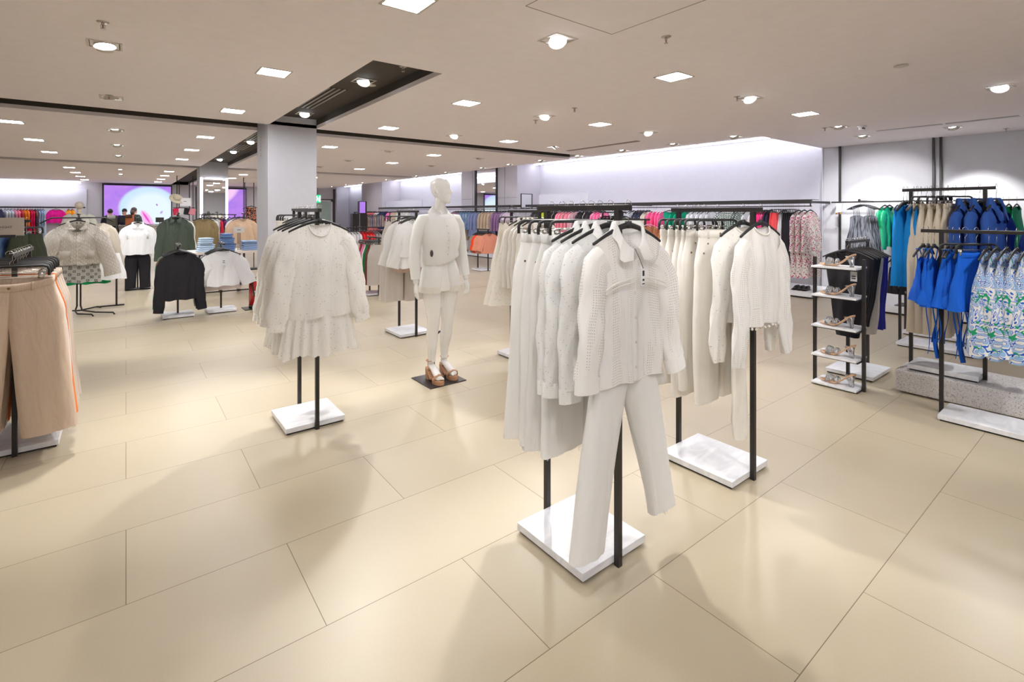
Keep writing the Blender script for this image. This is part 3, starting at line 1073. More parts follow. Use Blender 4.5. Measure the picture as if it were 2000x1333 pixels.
def spot_design():
    if 'spot' in CACHE: return CACHE['spot']
    f = MB(); a, b_ = .1, .086
    for q in (((-a, -a), (a, -b_)), ((-a, b_), (a, a)), ((-a, -b_), (-b_, b_)), ((b_, -b_), (a, b_))):
        f.box((q[0][0], q[0][1], -.004), (q[1][0], q[1][1], .004))
    f.box((-b_, -b_, .03), (b_, b_, .034))
    for q in (((-b_, -b_), (b_, -b_ + .004)), ((-b_, b_ - .004), (b_, b_)), ((-b_, -b_), (-b_ + .004, b_)), ((b_ - .004, -b_), (b_, b_))):
        f.box((q[0][0], q[0][1], .0), (q[1][0], q[1][1], .034))
    h = MB()
    h.tube([(0, 0, .028), (0, 0, .0), (0, 0, -.012)], [.056, .064, .066], 24, False)
    h.tube([(0, 0, -.012), (0, 0, -.006)], [.066, .058], 24, False)
    l = MB(); l.tube([(0, 0, -.006), (0, 0, -.0075)], .057, 24, True)
    CACHE['spot'] = (f.mesh('frame', M_HOUS, False), h.mesh('gimbal', M_HOUS, True), l.mesh('lens', M_SPOT, False))
    return CACHE['spot']


def spot(x, y, lab, aim=None, z=HC, power=1.0, light=True, cone=62):
    fm, hm, lm = spot_design()
    r = empty('ceiling_spotlight', (x, y, z))
    tagp(r, lab, 'ceiling spotlight', 'adjustable ceiling spotlights')
    obj('frame', fm, r)
    g = obj('gimbal', hm, r)
    d = Vector((0, 0, -1))
    if aim: d = (Vector(aim) - Vector((x, y, z))).normalized()
    # limit the tilt of the visible gimbal to 35 degrees
    q = Vector((0, 0, -1)).rotation_difference(d)
    ax, an = q.to_axis_angle()
    g.rotation_mode = 'QUATERNION'
    from mathutils import Quaternion
    g.rotation_quaternion = Quaternion(ax, min(an, math.radians(35)))
    g.location = (0, 0, -.004)
    obj('lens', lm, g)
    if light:
        L = bpy.data.lights.new('spot_beam', 'SPOT'); L.energy = SPOT_W * power
        L.spot_size = math.radians(cone); L.spot_blend = .55; L.shadow_soft_size = .05
        L.color = (1, .985, .96)
        lo = obj('spot_beam', L, r)
        lo.location = d * .075
        lo.rotation_euler = d.to_track_quat('-Z', 'Y').to_euler()
    return r


S = 'recessed adjustable ceiling spotlight '
spot(-.12, 4.6, S + 'above the beige trouser rack', (.1, 4.3, .6), power=1.5)
spot(-.12, 6.67, S + 'on the outer side, just before the dark cross recess', (.3, 7.4, .4), power=1.5)
for i, y in enumerate((9.25, 11.32, 13.4, 17.75, 19.9)):
    spot(-.12, y, S + 'of the aisle line, %s behind the first cross recess' % ORD[i], (.1, y + 1.3, .8), light=i < 3, power=(1.2, .6, .6, 1, 1)[i])
spot(1.9, 4.9, S + 'in the dark recess, nearer end', (1.0, 3.9, .8), z=HT, power=1.5)
spot(1.9, 7.0, S + 'in the dark recess, beside the pillar', (1.5, 5.7, 1.0), z=HT, power=.8)
for i, y in enumerate((10.4, 12.3, 14.3)):
    spot(1.85, y, S + 'in the dark recess behind the pillar, %s along' % ORD[i], (1.2, y - 1.5, .9), z=HT, power=.7, light=i < 2)
spot(2.37, 2.54, S + 'with a round white lens above the front racks', (1.85, 1.2, .6), power=1.3)
spot(5.18, 2.6, S + 'above the gap between white and blue racks', (4.3, 1.3, .4), power=.8)
spot(4.12, 4.65, S + 'above the mannequin side, near the lace skirt rack', (2.9, 4.0, .9), power=1.1)
spot(4.05, 6.7, S + 'behind the lace skirt rack', (2.8, 5.8, .9), power=1.0)
spot(6.18, 6.74, S + 'over the open middle floor, farther one', (4.6, 8.3, .5), power=.8)
spot(6.2, 4.65, S + 'over the open middle floor, nearer one', (5.0, 3.0, .3), power=.9)
spot(-.35, 1.6, S + 'behind the viewer, lighting the front white rack', (1.3, 1.5, .8), power=.6)
spot(.4, .2, S + 'behind the viewer, over the front floor', (1.9, 1.6, .9), power=.45, cone=60)
spot(3.4, -.6, S + 'behind the viewer, aimed at the blue rack', (4.8, .8, .9), power=.9)
spot(2.3, .1, S + 'behind the viewer, aimed at the pompom sweater', (2.8, 1.4, .9), power=.55)
k = 0
for y in (4.06, 5.16, 6.3, 7.5, 8.7, 9.9, 11.1, 13.0, 14.9, 17.3, 19.6, 21.5, 23.4):
    spot(7.6, y, S + '%s along the light cove edge' % ORD[k], (10.3, y + .3, 1.1), power=.28, cone=70, light=k < 9 or k % 2 == 0); k += 1
spot(7.9, 2.7, S + 'beside the motion sensor', (10.2, 2.9, 1.3), power=2.0)
spot(9.15, 2.8, S + 'nearest the corner of the right wall', (10.25, 2.9, 1.2), power=.9)
spot(9.23, 1.73, S + 'close above the wall panels', (10.25, 1.6, 1.2), power=1.5)
spot(9.2, .3, S + 'by the wall, outside the photo', (10.25, .2, 1.2), power=1.1)
spot(6.6, .9, S + 'over the blue jackets', (5.4, 1.0, 1.0), power=.9)
for i, (x, y) in enumerate(((4.05, 9.2), (4.05, 11.4), (6.2, 9.2), (6.2, 11.4), (4.0, 13.4))):
    spot(x, y, S + 'of the middle field, %s from the first cross recess' % ORD[i], (x, y + .8, .5), power=.7, light=i in (0, 2, 4))


def vent(x0, x1, y0, y1, z, lab, slats=5, mat=None):
    r = empty('air_vent', ((x0 + x1) / 2, (y0 + y1) / 2, z))
    tagp(r, lab, 'air vent')
    hx, hy = (x1 - x0) / 2, (y1 - y0) / 2
    boxes('backing', [((-hx, -hy, -.001), (hx, hy, .001))], plain('vent_dark', (32, 30, 30), .8), r)
    sl = []
    for i in range(slats):
        x = lerp(-hx, hx, (i + .5) / slats)
        sl.append(((x - hx / slats * .45, -hy, -.007), (x + hx / slats * .35, hy, -.001)))
    boxes('slats', sl, mat or plain('vent_metal', (150, 140, 134), .5), r)
    return r


vent(1.62, 1.9, 5.35, 6.6, HT - .001, 'long slatted air vent in the dark recess before the pillar')
vent(1.7, 1.98, 9.2, 10.1, HT - .001, 'slatted air vent in the recess behind the pillar, nearer one')
vent(1.7, 1.98, 10.9, 11.9, HT - .001, 'slatted air vent in the recess behind the pillar, farther one')
for i, (y0, y1) in enumerate(((1.02, 1.72), (1.76, 2.5))):
    vent(8.72, 8.82, y0, y1, HC - .0005, 'thin white linear air grille above the wall panels, %s half' % ('nearer' if i == 0 else 'farther'), 2, M_WHITE)
vent(8.72, 8.82, .1, .98, HC - .0005, 'thin white linear air grille above the wall panels, end at the photo edge', 2, M_WHITE)
vent(6.75, 6.85, 5.3, 7.0, HC - .0005, 'thin linear air grille over the open middle floor', 3, plain('vent_grey', (170, 160, 152), .6))


def sprinkler(x, y, lab, z=HC):
    if 'spk' not in CACHE:
        m = MB(); m.tube([(0, 0, 0), (0, 0, -.004)], [.034, .030], 16, True)
        m.tube([(0, 0, -.004), (0, 0, -.02)], .009, 8, True)
        m.tube([(-.010, 0, -.02), (-.012, 0, -.03), (0, 0, -.042)], .002, 5)
        m.tube([(.010, 0, -.02), (.012, 0, -.03), (0, 0, -.042)], .002, 5)
        m.tube([(0, 0, -.042), (0, 0, -.045)], .014, 12, True)
        g = MB(); g.tube([(0, 0, -.02), (0, 0, -.04)], .0028, 6)
        CACHE['spk'] = [D('body', m, plain('nickel', (190, 180, 170), .35, .6)), D('glass_bulb', g, plain('red_glass', (170, 40, 30), .2), 'red glass bulb')]
    put(CACHE['spk'], 'sprinkler', (x, y, z), 0, lab, 'sprinkler', 'ceiling sprinklers')


for px, py, l in ((201, 43, 'above the outer spotlight in the top corner'), (213, 186, 'just below the second outer spotlight'), (1301, 72, 'above the two front white racks'),
                  (1440, 189, 'beside the spotlight above the blue-white gap'), (1122, 211, 'alone over the lace skirt rack'), (1611, 250, 'beside the motion sensor and spotlight'), (1965, 251, 'close to the wall panels at the photo edge'),
                  (1046, 235, 'over the far middle floor, by a spotlight')):
    d = F * (HC - H0) / (Y0 - py)
    x, y = ray_xy(px, d)
    sprinkler(x, y, 'small sprinkler head with red bulb ' + l)
sprinkler(2.0, 4.2, 'small sprinkler head in the dark ceiling recess', HT)


def disc(name, x, y, lab, z=HC, r=.05, h=.012, cat='speaker'):
    m = MB(); m.tube([(0, 0, 0), (0, 0, -h * .6), (0, 0, -h)], [r, r, r * .7], 24, True)
    o = m.build(name, M_HOUS, loc=(x, y, z)); tagp(o, lab, cat)
    return o


for px, py, l in ((205, 98, 'under the outer spotlight'), (1760, 128, 'alone in the near right part of the ceiling')):
    d = F * (HC - H0) / (Y0 - py); x, y = ray_xy(px, d)
    disc('ceiling_speaker', x, y, 'small round off-white ceiling cover ' + l, cat='ceiling cover')
disc('ceiling_speaker', 2.02, 5.0, 'small round cover beside the spotlight in the dark recess', HT, cat='ceiling cover')
d = F * 1.2 / (Y0 - 246); x, y = ray_xy(1684, d)
r = empty('motion_sensor', (x, y, HC)); tagp(r, 'white boxy ceiling sensor with three dark lenses beside a spotlight', 'sensor')
m = MB(); m.tube([(0, 0, 0), (0, 0, -.02)], [.06, .052], 20); m.build('mount', M_WHITE, r)
boxes('sensor_box', [((-.04, -.03, -.06), (.04, .03, -.02))], M_WHITE, r, bevel=.006)
for i in (-1, 0, 1):
    m = MB(); m.tube([(i * .02 - .03, -.015, -.04), (i * .02 - .036 , -.034, -.04)], .008, 10); m.build('lens', plain('lens_black', (25, 25, 28), .2), r)
# access hatch outline
d1 = F * 1.2 / (Y0 - 67); hx, hy = ray_xy(1195, d1)
m = MB()
m.box((hx - .75, hy - .003, HC - .0008), (hx, hy + .003, HC + .001)); m.box((hx - .003, hy - 1.1, HC - .0008), (hx + .003, hy, HC + .001))
m.box((hx - .75, hy - 1.1, HC - .0008), (hx, hy - 1.094, HC + .001)); m.box((hx - .753, hy - 1.1, HC - .0008), (hx - .747, hy, HC + .001))
m.build('trim_5', plain('hatch_gap', (150, 135, 120), .9), smooth=False)['kind'] = 'structure'
# ---------------------------------------------------------------- cloths
WH = (241, 238, 233)
C_DENIM_W = cloth((251, 250, 248), 'plain')
C_DENIM_W2 = cloth((251, 247, 240), 'plain')
C_SHIRT = cloth((252, 252, 251), 'eyelet', scale=1.7)
C_TUCK = cloth((252, 250, 248), 'tuck')
C_EYE = cloth((252, 250, 246), 'eyelet')
C_LACE = cloth((248, 243, 233), 'lace')
C_IVORY = cloth((249, 245, 238))
C_WHITE = cloth((252, 252, 253))
C_BEIGE = cloth((205, 186, 168))
C_SAND = cloth((222, 206, 190))
C_CREAM = cloth((226, 217, 202))
C_BLACK = cloth((38, 36, 40))
C_QUILT = cloth((228, 221, 210), 'quilt')

# ---------------------------------------------------------------- rack 1: nearest, white jeans and shirts
R1X, R1Z = 1.65, 1.52
rack_y('garment_rack', R1X, 1.405, 1.83, R1Z, 'black two-post rack on a white slab, nearest, holding white jeans and the eyelet shirt', rail_over=.065)
d_jean = [trouser_design(C_DENIM_W, length=.95 + .02 * i, wh=.155, hipw=.2, hem_c=.125, hem_r=.115, dep=.03, seed=i, twist=.12 * (-1) ** i) for i in range(2)]
d_shirt = [top_design(C_SHIRT, hem=-.68 - .03 * i, W=.195, hemw=.205, dep=.026, sl_len=.55, spread=.03 + .02 * i, r0=.066, r1=.05, col=(.034, .036, .022), placket=True, cuff=.06, amp=.008,
                      neckw=.07, nf=.10, seed=20 + i) for i in range(2)]
d_front = top_design(C_TUCK, hem=-.725, W=.200, hemw=.200, dep=.030, sl_len=.47, spread=.055, r0=.068, r1=.056, col=(.036, .042, .028), placket=True, buttons=5, cuff=.06, amp=.008, freq=24,
                     neckw=.072, nf=.125, seed=5, trim=C_DENIM_W, fwd=.03, flat=.45)
lb = MB()
for sd in (-1, 1):
    for dz in (0, .018): lb.tube([(sd * x_, -.047 - .004 * math.sin(x_ * 40), -.30 - dz - sd * .0 - .03 * (x_ / .2) ** 2 * 1.5) for x_ in (.02, .06, .10, .14, .18)], .0028, 6)
d_front = d_front + [D('lace_band', lb, C_DENIM_W2, 'embroidered bands across the chest')]
rail1 = lambda t: (R1X, t, R1Z + .0135, 0)
its = [dict(t=1.338, d=d_front, name='shirt', cat='shirt', desc='white eyelet shirt with pintucks and open collar', yaw=-.05)]
for i, t in enumerate((1.435, 1.495, 1.545)):
    its.append(dict(t=t, d=d_shirt[i % 2], name='shirt', cat='shirt', desc='white pierced collar shirt', yaw=-.16 - .05 * i))
for i, t in enumerate((1.60, 1.675, 1.735, 1.81)):
    its.append(dict(t=t, d=d_jean[i % 2], name='jeans', cat='jeans', desc='white flared jeans', h='clip', yaw=-.20 - .04 * i))
fill_rail(rail1, its, 'the rack closest to view', 'its front', 0)
dt = trouser_design(C_DENIM_W, waist_z=-.44, length=.905, wh=.165, hipw=.20, hem_c=.19, hem_r=.080, dep=.034, seed=9, splay=(.03, .05), rivets=False, crotch=.30, hems=(-.01, .02))
put(dt, 'jeans', (R1X - .01, 1.35, R1Z), -.02, 'white straight jeans with frayed hems hung under the frontmost eyelet shirt', 'jeans')
# loose loops and swing ticket at the collar of the front shirt
r = empty('price_tag', (R1X + .02, 1.278, R1Z - .28)); tagp(r, 'small white price ticket with dark cord inside the eyelet shirt collar', 'price tag')
boxes('ticket', [((-.014, -.001, -.04), (.014, .001, .03))], M_TAG, r)
boxes('print', [((-.006, -.0016, -.0), (.006, -.001, .022)), ((-.008, -.0016, -.034), (.008, -.001, -.03)), ((-.006, -.0016, -.02), (.006, -.001, -.012))], M_BLACK, r)
m = MB(); m.tube([(0, .0, .03), (-.01, .01, .07), (-.015, .03, .11)], .0012, 5); m.build('cord', M_BLACK, r)

# ---------------------------------------------------------------- rack 2: pompom sweater
R2X, R2Z = 2.78, 1.515
rack_y('garment_rack', R2X, 1.39, 1.84, R2Z, 'black two-post rack on a white slab with white jeans and the pompom-hem sweater', rail_over=.05)
d_sw = [top_design(C_TUCK if i == 0 else C_EYE, hem=-.64, W=.195, hemw=.20, dep=.030, sl_len=.64, spread=.05, r0=.068, r1=.055, amp=.009, neckw=.075, nf=.045, seed=30 + i, gather=.25, fwd=.02, trim=C_DENIM_W2) for i in range(2)]
pm = MB()
for k in range(30):
    a = 2 * PI * k / 30
    pm.sphere((.20 * math.cos(a), .036 * math.sin(a), -.655 - .004 * math.sin(k * 2.3)), .008, 8, 5)
d_sw[0] = d_sw[0] + [D('pompom_trim', pm, C_DENIM_W2, 'row of tiny white pompoms along the hem')]
d_j2 = [trouser_design(C_DENIM_W2, length=.93 + .05 * (i == 0), wh=.155, hipw=.195, hem_c=.115, hem_r=.105, dep=.032, seed=40 + i, twist=.15 * (-1) ** i) for i in range(3)]
rail2 = lambda t: (R2X, t, R2Z + .0135, 0)
its = [dict(t=1.335, d=d_sw[0], name='sweater', cat='sweater', desc='openwork sweater with pompom hem', yaw=-.05),
       dict(t=1.435, d=d_sw[1], name='sweater', cat='sweater', desc='plain openwork sweater', yaw=-.12)]
for i, t in enumerate((1.59, 1.675, 1.713, 1.743, 1.80, 1.86)):
    its.append(dict(t=t, d=d_j2[i % 3], name='jeans', cat='jeans', desc='ivory jeans', h='clip', yaw=-.16 + .03 * (i % 3)))
fill_rail(rail2, its, 'the pompom sweater rack', 'its front', 0)
put(trouser_design(C_DENIM_W2, waist_z=-.42, length=.82, wh=.14, hipw=.17, hem_c=.10, hem_r=.06, dep=.03, seed=47, rivets=False, raw=False), 'jeans', (R2X - .02, 1.45, R2Z), .5,
    'slim ivory trousers showing below the pompom-hem sweater', 'trousers')

# ---------------------------------------------------------------- rack 3: eyelet dresses by the pillar
R3X, R3Z = 1.045, 1.515
rack_y('garment_rack', R3X, 3.56, 3.98, R3Z, 'black two-post rack on a white slab with the long-sleeved eyelet dresses', rail_over=.06)
d_dr = [top_design(C_EYE, hem=-.74, W=.195, hemw=.215, dep=.045, sl_len=.56, spread=.09, r0=.066, r1=.062, amp=.013, freq=26, neckw=.075, nf=.085, seed=50 + i, flare=.01, gather=.3, tiers=(-.73, -.99, .035), cuff=.05, fwd=.03, twist=.1 * i) for i in range(2)]
rail3 = lambda t: (R3X, t, R3Z + .0135, 0)
its = [dict(t=3.49, d=d_dr[0], name='dress', cat='dress', desc='white eyelet tiered dress with frilled cuffs', yaw=.02)]
for i, t in enumerate((3.65, 3.78, 3.92)):
    its.append(dict(t=t, d=d_dr[(i + 1) % 2], name='dress', cat='dress', desc='plainer white eyelet dress', yaw=-.12 + .06 * i))
fill_rail(rail3, its, 'the eyelet dress rack', 'its front', 0)

# ---------------------------------------------------------------- rack 4 behind it
rack_y('garment_rack', 1.5, 5.5, 5.95, 1.53, 'black two-post rack half hidden behind the eyelet dresses, white slab showing', rail_over=.05)
d4a = skirt_design(C_LACE, bot=-.75, w0=.17, w1=.26, lod=1, seed=4)
d4b = top_design(C_IVORY, hem=-.8, W=.2, hemw=.25, dep=.06, sl_len=.6, lod=1, seed=6, amp=.014, spread=.1)
its = []
for i, t in enumerate((5.48, 5.60, 5.70, 5.80, 5.90, 5.97)):
    its.append(dict(t=t, d=d4b if i < 2 else d4a, name='dress' if i < 2 else 'skirt', cat='dress' if i < 2 else 'skirt', desc='ivory long-sleeved dress' if i < 2 else 'pale lace skirt', h='coat' if i < 2 else 'clip', yaw=-.2))
fill_rail(lambda t: (1.5, t, 1.5435, 0), its, 'the rack behind the eyelet dresses', 'its front')

# ---------------------------------------------------------------- rack 5 beside the mannequin
rack_y('garment_rack', 2.77, 5.47, 5.92, 1.51, 'black two-post rack on a white slab just left of the mannequin legs', rail_over=.05)
d5 = [top_design(cloth((240, 239, 237)), hem=-.55, W=.19, hemw=.24, dep=.06, sl_len=.48, spread=.1, r0=.08, r1=.07, lod=1, seed=60 + i, amp=.018, tiers=(-.55, -.68, .03), neckw=.1) for i in range(2)]
d5b = trouser_design(cloth((224, 216, 208)), length=1.0, wh=.16, hem_c=.13, hem_r=.12, lod=1, seed=62)
d5c = skirt_design(cloth((214, 190, 176)), bot=-.75, w0=.16, w1=.22, lod=1, seed=63)
its = [dict(t=5.45, d=d5[0], name='blouse', cat='blouse', desc='white gathered blouse', yaw=-.1), dict(t=5.53, d=d5[1], name='blouse', cat='blouse', desc='white gathered blouse'),
       dict(t=5.61, d=d5c, name='skirt', cat='skirt', desc='pale pink pleated skirt', h='clip'), dict(t=5.68, d=d5[0], name='blouse', cat='blouse', desc='white gathered blouse', yaw=-.3),
       dict(t=5.79, d=d5b, name='trousers', cat='trousers', desc='pale grey wide trousers', h='clip', yaw=-.3), dict(t=5.86, d=d5b, name='trousers', cat='trousers', desc='pale grey wide trousers', h='clip', yaw=-.35),
       dict(t=5.95, d=d5b, name='trousers', cat='trousers', desc='pale grey wide trousers', h='clip', yaw=-.4)]
fill_rail(lambda t: (2.77, t, 1.5235, 0), its, 'the rack by the mannequin', 'its front')

# ---------------------------------------------------------------- rack 6 lace skirts
rack_y('garment_rack', 3.29, 3.80, 4.24, 1.51, 'black two-post rack mostly hidden behind the nearest rack, with lace skirts', rail_over=.05)
d6 = skirt_design(C_LACE, bot=-.72, w0=.17, w1=.29, dep=.08, lod=1, seed=71, flounce=(-.98, .07), amp=.02)
d6b = top_design(C_IVORY, hem=-.68, W=.2, hemw=.22, dep=.05, sl_len=.58, lod=1, seed=72, col=(.03, .04, .02), amp=.01)
its = [dict(t=t, d=d6b, name='shirt', cat='shirt', desc='ivory collared shirt', yaw=-.1) for t in (3.80, 3.87, 3.93)]
its += [dict(t=4.02, d=d6b, name='shirt', cat='shirt', desc='ivory shirt with dark oval tag', yaw=-.1)]
its += [dict(t=t, d=d6, name='skirt', cat='skirt', desc='ivory lace flounced skirt', h='clip', yaw=-.1) for t in (4.13, 4.22)]
fill_rail(lambda t: (3.29, t, 1.5235, 0), its, 'the lace skirt rack', 'its front')

# ---------------------------------------------------------------- rack 7: beige trousers, cut by the photo edge
rack_y('garment_rack', -.54, 4.30, 4.85, 1.24, 'low black rack with beige trousers at the photo edge', rail_over=.12)
C7 = [cloth((205, 184, 163)), cloth((222, 205, 188)), cloth((236, 228, 218)), cloth((214, 120, 62)), cloth((214, 200, 186))]
d7 = [trouser_design(c, waist_z=-.15, length=.93, wh=.19, hipw=.24, hem_c=.172, hem_r=.125, dep=.05, seed=80 + i, rivets=False, crotch=.30, twist=.05, rise_curve=.03 if i == 0 else 0, raw=(i < 3)) for i, c in enumerate(C7)]
its = []
for t, c, ds in ((4.12, 0, 'camel wide cropped trousers'), (4.24, 1, 'sand wide trousers'), (4.33, 2, 'cream wide trousers'), (4.41, 3, 'orange trousers'), (4.50, 2, 'cream wide trousers'), (4.62, 4, 'taupe linen trousers'),
                 (4.74, 1, 'sand wide trousers'), (4.86, 4, 'taupe linen trousers')):
    its.append(dict(t=t, d=d7[c], name='trousers', cat='trousers', desc=ds, h='clip', yaw=-.05 - .25 * (t > 4.2) - .1 * (t > 4.45)))
fill_rail(lambda t: (-.54, t, 1.2535, 0), its, 'the beige trouser rack', 'its front', 0)

# ---------------------------------------------------------------- denim rack and printed sign behind it
rd = rack_x('garment_rack', -1.5, -.75, 6.35, 1.42, 'black rack with blue jeans behind the printed jeans sign')
dj = [trouser_design(cloth((64, 92, 142), 'denim', (120, 150, 195)), lod=1, seed=90, length=.95, wh=.17), trouser_design(cloth((40, 58, 88), 'denim', (80, 100, 130)), lod=1, seed=91, length=.95, wh=.17)]
its = [dict(t=t, d=dj[i % 2], name='jeans', cat='jeans', desc=('mid blue' if i % 2 == 0 else 'dark blue') + ' jeans', h='clip', yaw=.9) for i, t in enumerate((-.8, -.92, -1.04, -1.16, -1.28, -1.4))]
its.append(dict(t=-.72, d=trouser_design(cloth((52, 58, 44)), lod=1, seed=93, length=.9, wh=.17), name='trousers', cat='trousers', desc='dark olive trousers', h='clip', yaw=1.0))
fill_rail(lambda t: (t, 6.35, 1.4335, 0), its, 'the blue jeans rack', 'the aisle end')
sg = empty('sign_stand', (-.95, 5.85, 0)); tagp(sg, 'black stand with beige board printed MARINE STRAIGHT above the blue jeans', 'sign')
boxes('foot', [((-.2, -.12, 0), (.2, .12, .012))], M_BLACK, sg)
boxes('post', [((-.03, -.01, .012), (-.015, .01, 1.31))], M_BLACK, sg); boxes('post', [((.06, -.01, .012), (.075, .01, 1.31))], M_BLACK, sg)
bd = boxes('sign_board', [((-.10, -.008, 1.305), (.27, .008, 1.455))], plain('greige_board', (178, 168, 156), .6), sg)
boxes('board_channel', [((-.10, -.012, 1.29), (.22, .012, 1.312))], M_BLACK, sg)


def text(body_, size, mat, parent, loc, rot, name='lettering', ext=.0006, align='CENTER'):
    c = bpy.data.curves.new(name, 'FONT'); c.body = body_; c.size = size; c.extrude = ext; c.align_x = align; c.align_y = 'CENTER'
    o = bpy.data.objects.new(name, c); COL.objects.link(o); o.parent = parent; o.location = loc; o.rotation_euler = rot
    c.materials.append(mat)
    bpy.context.view_layer.update()
    me = bpy.data.meshes.new_from_object(o.evaluated_get(bpy.context.evaluated_depsgraph_get()))
    bpy.data.objects.remove(o)
    o = obj(name, me, parent, loc, rot)
    return o


M_INK = plain('black_ink', (35, 32, 32), .6)
text('MARINE STRAIGHT', .0235, M_INK, bd, (.085, -.0092, 1.375), (PI / 2, 0, 0), name='sign_lettering').scale = (1.15, 1, 1)
text('THE', .010, M_INK, bd, (.085, -.0092, 1.396), (PI / 2, 0, 0), name='sign_lettering')
m = MB()
for i in range(9): m.box((.02 + i * .015, -.0092, 1.3545), (.02 + i * .015 + .010, -.0085, 1.3562))
m.build('fine_print', M_INK, bd)

# ---------------------------------------------------------------- rack 8: quilted jacket on a rack with splayed feet
r8 = empty('garment_rack', (-.55, 9.75, 0)); tagp(r8, 'black four-way rack with splayed feet carrying the quilted jacket', 'clothes rack')
m = MB()
for s in (-1, 1):
    m.tube([(s * .02, -.03, 1.42), (s * .02, -.03, .12), (s * .04, -.05, .05), (s * .1 + .1, -.3, .045), (s * .12 + .28, -.38, .03), (s * .12 + .30, -.39, .0)], .011, 8)
m.build('post', M_BLACK, r8)
m = MB(); m.tube([(-.01, .1, .03), (-.3, .28, .03), (-.33, .3, 0)], .011, 8); m.tube([(.0, .1, .03), (.2, .35, .03), (.24, .38, 0)], .011, 8); m.tube([(0, -.03, .05), (0, .1, .035)], .011, 8)
m.build('foot', M_BLACK, r8)
m = MB(); m.tube([(0, -.25, 1.47), (0, .3, 1.47)], .011, 8); m.tube([(0, .0, 1.42), (-.3, 0, 1.42), (-.42, -.02, 1.34)], .01, 8); m.tube([(0, .0, 1.42), (.3, 0, 1.42), (.4, -.02, 1.36)], .01, 8); m.tube([(0, -.03, 1.4), (0, 0, 1.47)], .012, 8)
m.build('arm', M_BLACK, r8)
dq = top_design(C_QUILT, hem=-.72, W=.24, hemw=.30, dep=.10, sl_len=.66, spread=.17, r0=.10, r1=.10, amp=.012, freq=14, neckw=.09, nf=.15, col=(.03, .02, .0), placket=True, buttons=4, pocket=((-.13, -.52), (.13, -.52)), seed=100, fwd=.06, flat=.7)
dq2 = top_design(cloth((190, 180, 165)), hem=-.70, W=.19, hemw=.22, dep=.06, sl_len=.60, spread=.08, r0=.07, r1=.07, lod=1, seed=101)
dsk = skirt_design(cloth((225, 225, 220), 'tile', (40, 44, 42)), top_z=-.72, bot=-.98, w0=.24, w1=.27, dep=.08, seed=102)
put(dq, 'jacket', (-.55, 9.5, 1.47), .0, 'light grey quilted jacket with patch pockets on the splayed-foot rack', 'jacket')
put(hanger_design('coat', 0), 'clothes_hanger', (-.55, 9.5, 1.47), 0, 'black hanger holding the light grey quilted jacket', 'hanger')
put(dsk, 'skirt', (-.55, 9.52, 1.47), 0, 'black and white tile-print skirt below the quilted jacket', 'skirt')
put(dq2, 'jacket', (-.36, 9.95, 1.45), .05, 'taupe jacket behind the light grey quilted jacket', 'jacket')
put(skirt_design(C_WHITE, top_z=-.6, bot=-1.0, w0=.2, w1=.3, lod=1, seed=103), 'skirt', (-.27, 9.8, 1.47), .3, 'white gathered skirt beside the tile-print skirt', 'skirt')
put(skirt_design(cloth((30, 150, 90)), top_z=-.8, bot=-1.06, w0=.2, w1=.26, lod=1, seed=104), 'skirt', (-.45, 9.95, 1.47), .0, 'green pleated skirt peeping under the tile-print skirt', 'skirt')
boxes('support_pole', [((-.013, -.013, 0), (.013, .013, 1.45)), ((-.25, -.013, .0), (.1, .013, .02))], M_BLACK, tagp(empty('pole_stand', (-.12, 10.2, 0)), 'single black pole stand behind the quilted jacket rack', 'stand'))


# ---------------------------------------------------------------- two low stands: black sweater and white tee
def low_stand(x, y, lab, z=1.03):
    r = empty('display_stand', (x, y, 0)); tagp(r, lab, 'display stand')
    boxes('base_slab', [((-.19, -.17, .012), (.19, .17, .05))], M_MARB, r, bevel=.002)
    boxes('base_frame', [((-.18, -.16, 0), (.18, .16, .012))], M_BLACK, r)
    boxes('post', [((-.012, -.012, .05), (.012, .012, z))], M_BLACK, r)
    boxes('rail', [((-.012, -.3, z - .012), (.012, .3, z + .012))], M_BLACK, r)
    return r


low_stand(.59, 8.62, 'low black stand on a slab with the black sweater')
low_stand(1.14, 8.68, 'low black stand on a slab with the white tee')
d9 = top_design(C_BLACK, hem=-.76, W=.195, hemw=.21, dep=.05, sl_len=.70, spread=.06, r0=.075, r1=.055, amp=.010, freq=40, neckw=.085, nf=.05, seed=110, cuff=.03)
put(d9, 'sweater', (.6, 8.34, 1.04), .03, 'black ribbed long-sleeved sweater on the low stand', 'sweater')
put(hanger_design('coat', 0), 'clothes_hanger', (.6, 8.34, 1.04), .03, 'black hanger of the black ribbed sweater', 'hanger')
cols = [((40, 36, 40), 'black'), ((158, 112, 80), 'caramel'), ((40, 52, 90), 'navy'), ((20, 150, 105), 'green'), ((190, 205, 200), 'pale grey')]
its = [dict(t=8.42 + .065 * i, d=top_design(cloth(c), hem=-.76, W=.19, hemw=.21, sl_len=.72, spread=.06, lod=1, seed=111 + i, amp=.01), name='sweater', cat='sweater', desc=n + ' sweater behind the black ribbed one', yaw=-.12) for i, (c, n) in enumerate(cols)]
fill_rail(lambda t: (.6, t, 1.0435, 0), its, 'the sweater stand', 'its front')
d10 = top_design(C_WHITE, hem=-.62, W=.21, hemw=.22, dep=.05, sl='short', sl_len=.40, spread=.13, r0=.11, r1=.095, amp=.012, neckw=.085, nf=.05, seed=120, cuff=0)
put(d10, 'tee', (1.13, 8.4, 1.04), .0, 'white wide-sleeved tee with price ticket on the low stand', 't-shirt')
put(hanger_design('coat', 0), 'clothes_hanger', (1.13, 8.4, 1.04), 0, 'black hanger of the white wide-sleeved tee', 'hanger')
r = empty('price_tag', (1.13, 8.325, .78)); tagp(r, 'white price ticket on the chest of the white tee', 'price tag')
